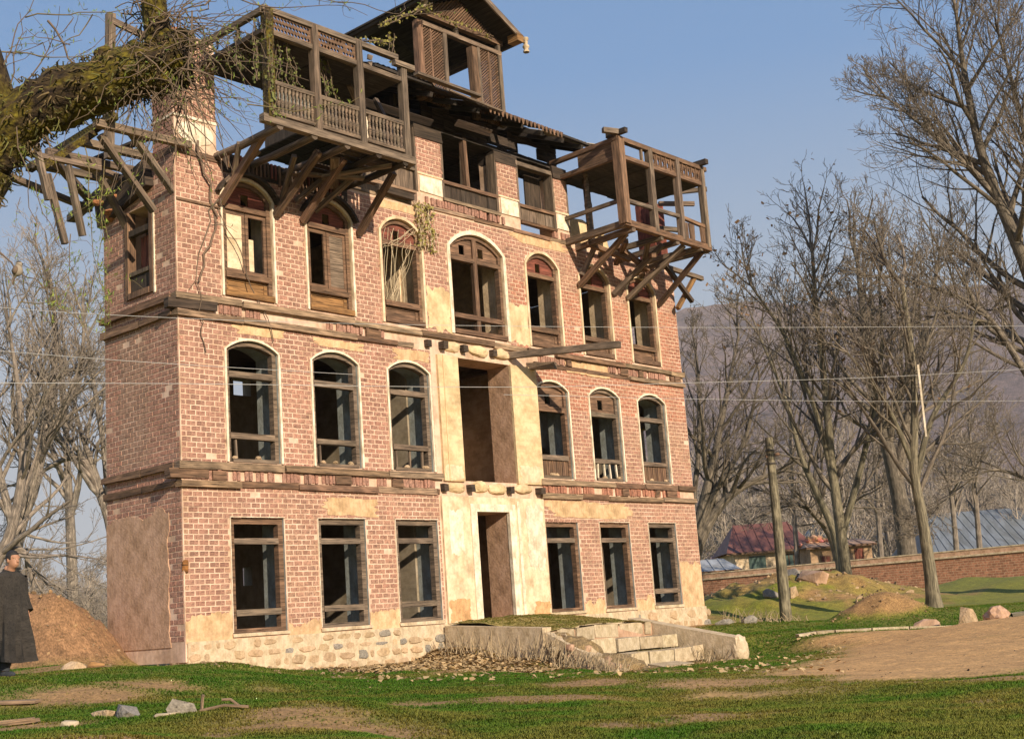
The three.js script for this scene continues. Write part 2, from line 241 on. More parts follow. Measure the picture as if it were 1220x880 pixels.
{ // hills behind: a wooded ridge, high on the right of the house, sinking to the left
  const NA = 220, NR = 40, p = [], c = [], u = [], ix = [];
  for (let i = 0; i < NA; i++) for (let j = 0; j < NR; j++) {
    const px = -700 + i / (NA - 1) * 2900, q = at(px, 700, 1), dir = V(q.x - camera.position.x, 0, q.z - camera.position.z).normalize();
    const el = 0.235 * sm(60, 640, px) - 0.055 * sm(900, 1900, px) + 0.012 * (noise(px * 0.01, 1, 21) - 0.5) + 0.045;
    const t = j / (NR - 1), dist = 700 + 1500 * t, fold = noise(px * 0.012, t * 3, 22, 4) - 0.5;
    const y = el * 0.82 * dist * Math.pow(t, 0.8) * (1 + 0.12 * fold * (1 - t)) + 30 * fold * sm(0, 0.3, t) * (1 - t) + (noise(px * 0.4, t * 90, 23, 3) - 0.5) * 12 * sm(0, 0.1, t) - 2;
    p.push(camera.position.x + dir.x * dist, y, camera.position.z + dir.z * dist); u.push(px * 1.0, t * 1500);
    const k = 0.8 + 0.5 * noise(px * 0.02, t * 6, 24, 4); c.push(k, k, k);
  }
  for (let i = 0; i < NA - 1; i++) for (let j = 0; j < NR - 1; j++) { const a = i * NR + j; ix.push(a, a + NR, a + 1, a + 1, a + NR, a + NR + 1); }
  const g = new THREE.BufferGeometry(); g.setAttribute('position', new THREE.Float32BufferAttribute(p, 3)); g.setAttribute('uv', new THREE.Float32BufferAttribute(u, 2)); g.setAttribute('color', new THREE.Float32BufferAttribute(c, 3)); g.setIndex(ix); g.computeVertexNormals();
  const o = new THREE.Mesh(g, mat(0.33, 0.245, 0.215, { map: T.forest, size: 260, rough: 1 })); o.name = 'hills'; scene.add(o); tag(o, 'hazy brown wooded hillside rising behind the trees', 'hill', null, 'structure');
}

// ---------------------------------------------------------------- the ruined house
// facade along +x from the near left corner (x 0), outward +z, heights from the datum of the survey
const house = thing('ruined_house', 'four storey ruined brick house with empty windows and broken wooden galleries', 'house');
const WD = 0.75;                                                        // wall thickness
const CX = [1.815, 4.102, 6.379, 11.644, 13.924, 16.167];
const arch = (cx, ys, hw, rise) => { const rad = (hw * hw + rise * rise) / (2 * rise), cy = ys + rise - rad; return { cx, ys, hw, rise, rad, cy, half: (y) => (y <= ys ? hw : y < ys + rise ? Math.sqrt(Math.max(0, rad * rad - (y - cy) ** 2)) : 0) }; };
const archTop = (a, n = 12) => { const t0 = Math.asin(Math.min(1, a.hw / a.rad)), o = []; for (let i = 0; i <= n; i++) { const t = t0 - 2 * t0 * i / n; o.push([a.cx + a.rad * Math.sin(t), a.cy + a.rad * Math.cos(t)]); } return o; };   // right to left
const archPts = (a, y0) => [[a.cx - a.hw, y0], [a.cx + a.hw, y0], ...archTop(a)];
const grow = (a, d, dr = d) => arch(a.cx, a.ys, a.hw + d, a.rise + dr);
const OPEN = [];                                                        // openings of the front wall
CX.forEach((c, i) => OPEN.push({ storey: 'G', i, y0: 0.93, y1: 3.26, x0: c - 0.684, x1: c + 0.684, pts: rect(c - 0.684, c + 0.684, 0.93, 3.26), half: (y) => (y > 0.85 && y < 3.26 ? 0.684 : 0), cx: c, trim: 0.02 }));
CX.forEach((c, i) => { const a = arch(c, 6.77, 0.67, 0.23); OPEN.push({ storey: 'W', i, a, y0: 4.4, pts: archPts(a, 4.4), half: (y) => (y > 4.3 ? a.half(y) : 0), cx: c, trim: 0.05 }); });
[...CX.slice(0, 3), 9.05, ...CX.slice(3)].forEach((c, i) => { const big = i === 3, a = arch(c, 10.2, big ? 0.99 : 0.66, big ? 0.42 : 0.36); OPEN.push({ storey: 'S', i, a, y0: 7.92, pts: archPts(a, 7.92), half: (y) => (y > 7.85 ? a.half(y) : 0), cx: c, trim: big ? 0.1 : i < 2 ? 0.05 : 0.068 }); });
OPEN.push({ storey: 'door', y0: 0.87, pts: rect(8.35, 9.55, 0.87, 3.47), half: (y) => (y > 0.8 && y < 3.47 ? 0.6 : 0), cx: 8.95, trim: 0.05 });
OPEN.push({ storey: 'recess', y0: 4.22, pts: rect(8.05, 10.0, 4.22, 7.3), half: (y) => (y > 4.2 && y < 7.3 ? 0.98 : 0), cx: 9.02, trim: 0.03 });
const wallShape = shape([[0.5, 0.45], [17.95, 0.45], [17.95, 11.12], [0.5, 11.12]]); OPEN.forEach((o) => wallShape.holes.push(hole(o.pts)));
const g0 = extr(wallShape, WD, -WD), isSide = (m, n) => Math.abs(n.z) < 0.5;
const outer = (m) => m.x < 0.51 || m.x > 17.94 || m.y < 0.46 || m.y > 11.11;
const frontWall = new B().soup(g0, (m, n) => !isSide(m, n) || outer(m)).mesh('front_wall', M.mortar, house);
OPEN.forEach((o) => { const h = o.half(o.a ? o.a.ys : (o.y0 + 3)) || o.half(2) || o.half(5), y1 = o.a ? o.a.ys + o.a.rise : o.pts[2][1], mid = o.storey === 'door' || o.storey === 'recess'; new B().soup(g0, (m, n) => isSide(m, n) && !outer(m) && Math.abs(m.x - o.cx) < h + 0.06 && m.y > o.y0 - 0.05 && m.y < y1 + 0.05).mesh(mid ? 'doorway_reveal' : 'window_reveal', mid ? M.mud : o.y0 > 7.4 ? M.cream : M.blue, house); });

// left end wall (x 0), with one tall opening on the second floor
{
  const s = shape([[0, 0.45], [2.75, 0.45], [2.75, 10.9], [0, 10.9]]); s.holes.push(hole(rect(0.82, 1.86, 8.02, 9.98)));
  const g = new THREE.ExtrudeGeometry(s, { depth: 0.5, bevelEnabled: false }); g.rotateY(Math.PI / 2);    // shape x runs to -z
  new B().soup(g).mesh('side_wall', M.mortar, house);
}
// inside and back
const back = (s0, name, m, depth, place) => { const g = new THREE.ExtrudeGeometry(s0, { depth, bevelEnabled: false }); place(g); return new B().soup(g).mesh(name, m, house); };
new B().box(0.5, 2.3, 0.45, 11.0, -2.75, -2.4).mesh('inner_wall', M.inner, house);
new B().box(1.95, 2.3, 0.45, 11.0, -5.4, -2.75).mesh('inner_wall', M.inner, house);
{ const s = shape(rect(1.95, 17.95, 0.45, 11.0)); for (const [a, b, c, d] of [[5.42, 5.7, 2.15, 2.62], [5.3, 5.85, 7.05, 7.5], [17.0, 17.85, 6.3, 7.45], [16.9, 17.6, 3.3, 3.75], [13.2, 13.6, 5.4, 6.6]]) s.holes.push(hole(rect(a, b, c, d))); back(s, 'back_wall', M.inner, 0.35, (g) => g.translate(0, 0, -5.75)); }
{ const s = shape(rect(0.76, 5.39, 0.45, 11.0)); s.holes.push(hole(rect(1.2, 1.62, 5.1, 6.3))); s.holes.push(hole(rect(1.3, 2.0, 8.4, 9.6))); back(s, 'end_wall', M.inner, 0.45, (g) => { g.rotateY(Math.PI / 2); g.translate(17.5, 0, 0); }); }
for (const x of [7.0, 10.98]) for (const [y0, y1] of [[0.9, 4.0], [4.25, 7.5], [7.75, 10.95]]) new B().box(x, x + 0.15, y0, y1, -5.38, -0.76).mesh('partition', y0 > 7 ? M.cream : M.inner, house);
for (const [y0, y1] of [[0.9, 4.0], [4.25, 7.5]]) new B().box(7.2, 10.95, y0, y1, -3.2, -3.05).mesh('partition', M.mud, house);
for (const y of [0.74, 4.05, 7.55, 11.0]) { const b = new B(); b.box(0.52, 17.48, y, y + 0.13, -2.38, -0.77); b.box(2.32, 17.48, y, y + 0.13, -5.38, -2.39); b.mesh('floor', M.darkwood, house); }
for (let k = 0; k < 9; k++) new B().bar(V(1 + k * 1.9, 7.45, k ? -5.3 : -2.3), V(1 + k * 1.9, 7.45, -0.8), 0.14, 0.2).mesh('ceiling_joist', M.darkwood, house);

// bricks: the nearest 300 single, the others joined
const blocked = [];                                                     // rectangles of the front left without brick: [x0, x1, y0, y1]
blocked.push([7.16, 10.98, 0.8, 7.36], [0, 18, 3.84, 4.38], [0, 18, 7.33, 7.84], [4.7, 13.2, 11.02, 11.4]);
const BK = { L: 0.236, H: 0.109, j: 0.025 };
const list = [];
function brickTone(x, y, k) {
  const n = noise(x * 0.7 + k * 40, y * 0.7, 31, 3), t = R(), h = R();
  const pale = (k ? 0 : sm(0.5, 0.85, noise(x * 0.5 + 9, y * 0.9, 33)) * 0.4 + (y < 3.9 ? 0.16 + 0.5 * sm(1.3, 0.5, x + 0.6 * (n - 0.5)) * sm(1.2, 1.8, y) : 0)) * (0.6 + 0.8 * R());
  const v = 0.84 + 0.34 * (n - 0.1) + (t - 0.5) * 0.15; let c = [0.77 * v, (0.385 + 0.045 * h) * v, (0.275 + 0.04 * h) * v];
  if (k && y > 4.4 && y < 7.3 && x < -1.0 && x > -2.15) { const f = 0.35 + 0.5 * noise(x * 3, y * 3, 37); c = c.map((q, i) => q * (1 - f) + [0.70, 0.44, 0.31][i] * f); }
  if (x > 10.2 && y > 6.2 && y < 9.6) c = [c[0] * 1.12, c[1] * 0.95, c[2] * 0.85];
  return c.map((q, i) => q * (1 - pale) + [0.86, 0.52, 0.33][i] * pale);
}
function courses(y0, y1, x0, x1, spans, put) {
  let r = 0; for (let y = y0; y + BK.H < y1 + 0.02; y += BK.H, r++) { const wv = (x) => (noise(x * 0.6, r * 0.31, 36, 2) - 0.5) * 0.022;
    let x = x0 - (r % 2) * 0.116 + rr(-0.004, 0.004);
    const cut = spans(y + BK.H / 2);
    for (; x < x1; x += BK.L) {
      let parts = [[Math.max(x, x0) + BK.j / 2, Math.min(x + BK.L, x1) - BK.j / 2]];
      for (const [a, b] of cut) parts = parts.flatMap(([p, q]) => (b <= p || a >= q ? [[p, q]] : [[p, Math.min(q, a - 0.012)], [Math.max(p, b + 0.012), q]]).filter(([u, w]) => w - u > 0.035));
      for (const [p, q] of parts) if (q - p > 0.035) { const h = wv(p) + rr(-0.003, 0.003); put(p + rr(0, 0.006), q - rr(0, 0.006), y + BK.j / 2 + h, y + BK.H - BK.j / 2 + h + rr(-0.004, 0.003)); }
    }
  }
}
const frontCut = (y) => [...OPEN.map((o) => { const h = o.half(y - 0) || (o.a && y > o.a.ys ? grow(o.a, o.trim).half(y) : 0); if (!h) return null; const t = o.a && y > o.a.ys ? grow(o.a, o.trim).half(y) : h + o.trim; return [o.cx - t, o.cx + t]; }).filter(Boolean), ...blocked.filter((b) => y > b[2] && y < b[3]).map((b) => [b[0], b[1]])];
courses(0.84, 11.04, 0.012, 17.94, frontCut, (a, b, c, d) => { if (R() > 0.006) list.push({ f: 0, a, b, c, d }); });
courses(11.4, 13.05, 7.06, 13.02, (y) => [[8.0, 10.06], [10.92, 12.42]], (a, b, c, d) => { if (c > 11.92) list.push({ f: 2, a, b, c, d }); });
courses(10.92, 13.55, 0.03, 1.08, () => [], (a, b, c, d) => { if ((c < 11.12 || c > 11.66) && R() > sm(13.0, 13.7, c) * 0.7 && c < 13.62 - Math.abs(a - 0.6) * 0.3) list.push({ f: 3, a, b, c, d }); });
const sideMud = (z, y) => (y < 3.9 ? z > 0.42 + 0.16 * noise(y * 1.5, 1, 4) && y < 3.0 + 0.5 * noise(z * 1.6, 3, 5) : false);
courses(0.84, 10.86, 0.012, 2.75, (y) => [...(y > 8.0 && y < 10.0 ? [[0.78, 1.9]] : []), ...((y > 3.84 && y < 4.0) || (y > 4.2 && y < 4.38) ? [[0, 3]] : []), ...((y > 7.33 && y < 7.48) || (y > 7.68 && y < 7.84) ? [[0, 3]] : [])], (a, b, c, d) => { if (!sideMud((a + b) / 2, c) && R() > 0.03) list.push({ f: 1, a, b, c, d }); });
courses(10.92, 13.5, 0.03, 0.8, () => [], (a, b, c, d) => list.push({ f: 4, a, b, c, d }));
const rest = { fr: new B(), up: new B(), si: new B() };
const unit = [0, 1, 2].map(() => { const b = new B(); b.box(-0.5, 0.5, -0.5, 0.5, 0, 1); b.u = b.u.map((q) => q * 0.2 + rr(0, 0)); return b.geometry(); });
list.forEach((k) => { k.p = k.f === 1 ? V(0, k.c, -k.a) : k.f === 4 ? V(0.03, k.c, -k.a) : V(k.a, k.c, 0); k.s = k.p.distanceTo(camera.position) - (k.f === 0 ? 3 : 0) + (k.b - k.a < 0.15 ? 50 : 0); });
list.sort((p, q) => p.s - q.s);
const brickMats = [];
for (let i = 0; i < 14; i++) { const c = brickTone(3 + i * 0.45, 5.2 + i * 0.11, 0); const m = M.brick.clone(); m.map = M.brick.map; m.bumpMap = M.brick.bumpMap; m.color = new THREE.Color().setRGB(...c.map((q) => q * 0.72)); brickMats.push(m); }
let singles = 0;
for (const k of list) {
  const proud = 0.006 + rr(0, 0.004), tilt = rr(-0.003, 0.003), c = brickTone(k.f === 1 || k.f === 4 ? -k.a : k.a, k.c, k.f === 1 ? 1 : 0);
  if (k.f === 0 && singles < 300 && k.b - k.a > 0.1) {
    const o = new THREE.Mesh(pick(unit), pick(brickMats)); o.name = 'brick'; o.position.set((k.a + k.b) / 2, (k.c + k.d) / 2, -0.002); o.scale.set(k.b - k.a, k.d - k.c, proud + 0.002); o.rotation.z = tilt; o.castShadow = o.receiveShadow = true; frontWall.add(o); singles++; continue;
  }
  const b = k.f === 1 || k.f === 4 ? rest.si : k.f > 1 ? rest.up : rest.fr; b.setc(...c);
  if (k.f === 0) b.box(k.a, k.b, k.c, k.d, -0.01, proud, 0.003);
  else if (k.f === 1) { const q = []; for (const z of [-k.a, -k.b]) for (const [y, x] of [[k.c, -proud], [k.c, 0.01], [k.d, 0.01], [k.d, -proud]]) q.push(V(x, y, z)); b.hexa(q); }
  else if (k.f === 4) { const q = []; for (const z of [-k.a - 0.03, -k.b - 0.03]) for (const [y, x] of [[k.c, 0.03 - proud], [k.c, 0.05], [k.d, 0.05], [k.d, 0.03 - proud]]) q.push(V(x, y, z)); b.hexa(q); }
  else b.box(k.a, k.b, k.c, k.d, k.f === 2 ? -0.02 : -0.04, (k.f === 2 ? 0 : -0.03) + proud, 0.003);
}
for (const k in rest) rest[k].mesh('brick', M.brick, house).userData.kind = 'stuff';

// plinth of rubble stone, each stone its own piece
{
  const pl = new B().box(0.04, 18.0, -0.7, 0.83, -0.6, 0.03).mesh('plinth', M.concrete, house);
  for (const [y0, y1, x0, x1] of [[0.62, 0.82, 0.06, 5.5], [0.42, 0.62, 0.0, 7.0], [0.2, 0.43, 0.0, 7.0], [-0.02, 0.2, 0.6, 7.0], [-0.25, -0.03, 2.6, 6.9], [0.5, 0.8, 14.6, 18.05], [0.2, 0.5, 15.5, 18.1]])
    for (let x = x0; x < x1;) { const w = rr(0.16, 0.56), h = (y1 - y0) * rr(0.8, 1.25); if (R() > 0.1) { const P = [], n = 7 + Math.floor(R() * 3), o = rr(0, 6); for (let k = 0; k < n; k++) { const t = o + k / n * 6.283, q = 0.5 * rr(0.72, 1) / Math.pow(Math.pow(Math.abs(Math.cos(t)), 4) + Math.pow(Math.abs(Math.sin(t)), 4), 0.25); P.push([x + w / 2 + Math.cos(t) * q * w, (y0 + y1) / 2 + rr(-0.03, 0.03) * 0 + Math.sin(t) * q * h]); } P.sort((u, v) => Math.atan2(u[1] - (y0 + y1) / 2, u[0] - x - w / 2) - Math.atan2(v[1] - (y0 + y1) / 2, v[0] - x - w / 2)); const g = new THREE.ExtrudeGeometry(shape(P), { depth: 0.05, bevelEnabled: true, bevelThickness: 0.02, bevelSize: 0.02, bevelOffset: -0.035, bevelSegments: 1 }); g.rotateY(rr(-0.08, 0.08) * 0); g.translate(0, 0, -0.04 + rr(0, 0.035)); new B().tint(0.12).soup(g).mesh('stone', R() < 0.16 ? M.greystone : M.stone, pl); } x += w; }
}

// timber string courses with soldier bricks between them
{
  const beams = (y0, y1, zo, gaps, name) => { for (const [a0, b0] of gaps) { let x = a0; while (x < b0 - 0.1) { const l = Math.min(b0 - x, rr(1.1, 3.2)), dz = rr(-0.03, 0.03), dy = rr(-0.015, 0.015); new B().tint(0.25).box(x, x + l - 0.015, y0 + dy, y1 + dy, -0.12, zo * 0.75 + dz, 0.014).mesh(name, R() < 0.3 ? M.wood : M.beam, house); x += l; } } };
  beams(3.86, 3.99, 0.09, [[-0.06, 7.2], [10.9, 17.98]], 'timber_beam'); beams(4.22, 4.36, 0.12, [[-0.08, 7.3], [10.9, 17.98]], 'timber_beam');
  beams(7.36, 7.48, 0.08, [[-0.06, 6.6], [11.0, 17.97]], 'timber_beam'); beams(7.70, 7.83, 0.13, [[-0.07, 11.4], [11.9, 17.97]], 'timber_beam');
  beams(11.02, 11.12, 0.07, [[4.75, 13.0]], 'timber_beam'); beams(11.34, 11.42, 0.1, [[4.9, 7.0], [7.95, 10.1], [10.95, 12.45]], 'timber_beam');
  const row = new B();
  const soldiers = (y0, y1, gaps) => { for (const [a0, b0] of gaps) for (let x = a0; x < b0; x += 0.098) { if (R() < 0.1) continue; row.setc(...brickTone(x, y0 + 3, 0).map((q) => q * 0.95)); row.box(x, x + 0.08, y0 + rr(0, 0.02), y1, -0.06, 0.035 + rr(-0.02, 0.02), 0.004); } };
  soldiers(4.0, 4.21, [[0.05, 2.3], [2.5, 5.0], [5.2, 7.1], [11.0, 13.1], [13.5, 17.2]]); soldiers(7.5, 7.69, [[0.9, 2.0], [3.9, 5.6], [11.2, 12.2], [14.2, 17.0]]); soldiers(11.13, 11.33, [[7.3, 10.2], [12.3, 13.0]]);
  row.mesh('soldier_brick', M.brick, house).userData.kind = 'stuff';
  for (let k = 0; k < 16; k++) { const x = rr(0.1, 17.5); if (x > 7 && x < 11) continue; const y = k % 2 ? 4.1 : 7.58; new B().tint(0.15).box(x, x + rr(0.2, 0.5), y - 0.09, y + 0.09, -0.1, 0.06 + rr(0, 0.04), 0.02).mesh('beam_end', M.wood, house); }
  // side wall
  for (const [y0, y1, o] of [[3.88, 4.0, 0.06], [4.22, 4.36, 0.1], [7.36, 7.5, 0.08], [7.68, 7.82, 0.12]]) for (const [a, b] of [[0.14, 1.3], [1.32, 2.8]]) { const q = []; for (const z of [-a, -b]) for (const [y, x] of [[y0, -o], [y0, 0.1], [y1, 0.1], [y1, -o]]) q.push(V(x + rr(-0.015, 0.015), y + rr(-0.015, 0.015), z)); new B().tint(0.2).hexa(q).mesh('timber_beam', M.wood, house); }
  new B().tint().bar(V(-0.3, 4.12, -0.06), V(0.6, 4.14, -0.04), 0.2, 0.2, 0.1).mesh('beam_end', M.wood, house);
  new B().tint().bar(V(-0.22, 7.6, -0.08), V(0.9, 7.62, 0.0), 0.2, 0.2, 0.1).mesh('beam_end', M.darkwood, house);
  // stumps of the lost balcony joists in the middle bay, with lumps of plaster between
  for (const [y, xs] of [[7.55, [7.05, 7.55, 8.3, 9.35]], [4.05, [7.3, 8.2, 9.65, 10.75]]]) for (const x of xs) new B().tint(0.2).bar(V(x, y, -0.3), V(x + rr(-0.04, 0.04), y - 0.02, rr(0.12, 0.24)), 0.15, 0.17, 0.12).mesh('joist_stump', M.darkwood, house);
  for (const [x, y] of [[7.85, 7.55], [8.9, 7.55], [9.75, 7.55], [7.75, 4.05], [8.6, 4.08], [9.2, 4.05], [10.2, 4.08]]) { const g = blob(1, 0.36, 0.14, 0.12, 0.35, x * 7, 2); g.translate(x, y, 0.0); new B().tint(0.1).soup(g).mesh('plaster_lump', M.yellow, house); }
  new B().box(7.1, 11.05, 7.31, 7.69, -0.14, -0.004).mesh('plaster_patch', M.yellow, house);
  new B().box(7.25, 10.9, 3.84, 4.21, -0.14, -0.005).mesh('plaster_patch', M.yellow, house);
}

// plaster: middle bay, base of the walls and worn patches
{
  const s = shape(rect(7.2, 10.93, 0.84, 3.83)); s.holes.push(hole(rect(8.18, 9.72, 0.84, 3.62))); new B().soup(extr(s, 0.06, 0)).mesh('plaster_panel', M.cream, house);
  new B().box(7.34, 8.05, 4.2, 7.3, 0, 0.07).mesh('plaster_panel', M.yellow, house); new B().box(10.0, 11.0, 4.2, 7.3, 0, 0.07).mesh('plaster_panel', M.yellow, house);
  new B().box(7.5, 7.53, 4.2, 7.3, 0.071, 0.09).mesh('plaster_ridge', M.yellow, house);
  const dt = shape([[8.14, 0.86], [8.36, 0.86], [8.36, 3.47], [9.54, 3.47], [9.54, 0.86], [9.76, 0.86], [9.76, 3.66], [8.14, 3.66]]); new B().soup(extr(dt, 0.1, -0.005)).mesh('door_surround', M.white, house);
  new B().box(9.85, 9.95, 0.86, 3.75, 0.06, 0.085).mesh('plaster_ridge', M.white, house);
  const patch = (x0, x1, y0, y1, m, s, z = 0.016) => { const n = 84, pts = [], cx = (x0 + x1) / 2, cy = (y0 + y1) / 2; for (let i = 0; i < n; i++) { const a = i / n * 6.2832, q = 1 / Math.max(Math.abs(Math.cos(a)), Math.abs(Math.sin(a))), k = q * (0.84 + 0.34 * (noise(Math.cos(a) * 2.4 + s, Math.sin(a) * 2.4, s) * 2 - 0.8) + 0.16 * (noise(Math.cos(a) * 11 + s, Math.sin(a) * 11, s + 3) - 0.5)); pts.push([clamp(cx + Math.cos(a) * k * (x1 - x0) / 2, x0, x1), clamp(cy + Math.sin(a) * k * (y1 - y0) / 2, y0, y1)]); } return new B().tint(0.08).soup(extr(shape(pts), 0.004, z - 0.006)).mesh('plaster_patch', m, house); };
  const band = (x0, x1, yt, m, s) => { const pts = [[x0, 0.8], [x1, 0.8]]; for (let i = 0; i <= 40; i++) { const x = x1 - (x1 - x0) * i / 40; pts.push([x, yt + 0.34 * (noise(x * 2.4, s, s) - 0.5) + 0.14 * (noise(x * 12, s, s + 1) - 0.5) + (Math.floor((x + s) * 4.3) % 2) * 0.05]); } return new B().tint(0.08).soup(extr(shape(pts), 0.004, 0.01)).mesh('plaster_patch', m, house); };
  patch(7.1, 8.0, 7.86, 9.05, M.yellow, 3); patch(10.12, 10.98, 7.86, 9.0, M.yellow, 4);
  patch(1.3, 2.7, 7.12, 7.34, M.wash, 5); patch(3.5, 5.0, 7.1, 7.3, M.wash, 6, 0.018); patch(5.9, 7.1, 7.05, 7.33, M.wash, 7);
  band(0.01, 1.11, 1.3, M.wash, 8); band(2.51, 3.41, 1.05, M.wash, 9); band(4.8, 5.68, 1.2, M.wash, 10);
  band(16.87, 17.94, 2.1, M.wash, 11); band(12.35, 13.22, 1.2, M.wash, 12); band(14.63, 15.47, 1.15, M.wash, 13); patch(3.5, 5.2, 3.3, 3.75, M.wash, 14); patch(11.0, 14.8, 3.35, 3.82, M.wash, 15);
  patch(5.5, 7.1, 10.75, 11.0, M.wash, 17); patch(10.4, 13.0, 10.75, 11.02, M.wash, 18); patch(12.3, 14.4, 7.3, 7.7, M.wash, 19, 0.03);
  patch(7.24, 7.95, 0.84, 1.4, M.orangewood2, 21, 0.069); patch(10.25, 10.92, 0.84, 1.25, M.orangewood2, 22, 0.069); patch(10.15, 10.9, 2.0, 3.75, M.white, 23, 0.069); patch(7.4, 7.9, 2.4, 3.6, M.white, 24, 0.069); patch(10.05, 10.95, 4.22, 4.7, M.cream, 25, 0.078); patch(7.36, 8.0, 4.22, 4.6, M.cream, 26, 0.078);
  // mud render on the side wall
  const side = (pts, th, m) => { const g = new THREE.ExtrudeGeometry(shape(pts), { depth: th, bevelEnabled: false }); g.rotateY(Math.PI / 2); g.translate(-th, 0, 0); new B().soup(g).mesh('mud_render', m, house); };
  const edge = []; for (let i = 0; i <= 40; i++) { const t = i / 40; edge.push([2.75 - t * 2.3, 3.42 + 0.4 * (noise(t * 6, 2, 8) - 0.5) + 0.12 * (noise(t * 30, 3, 9) - 0.5)]); } for (let i = 1; i < 14; i++) edge.push([0.40 + 0.2 * noise(i * 0.9, 5, 2), 3.2 - i * 0.165]);
  side([[0.46, 0.75], [2.75, 0.75], ...edge], 0.02, M.mud); 
  const g = rock(0.1, 0.17, 0.05, 22); g.translate(0.05, 2.3, 0.0); new B().setc(1, 0.8, 0.6).soup(g).mesh('broken_brick', M.orangewood, house);
}

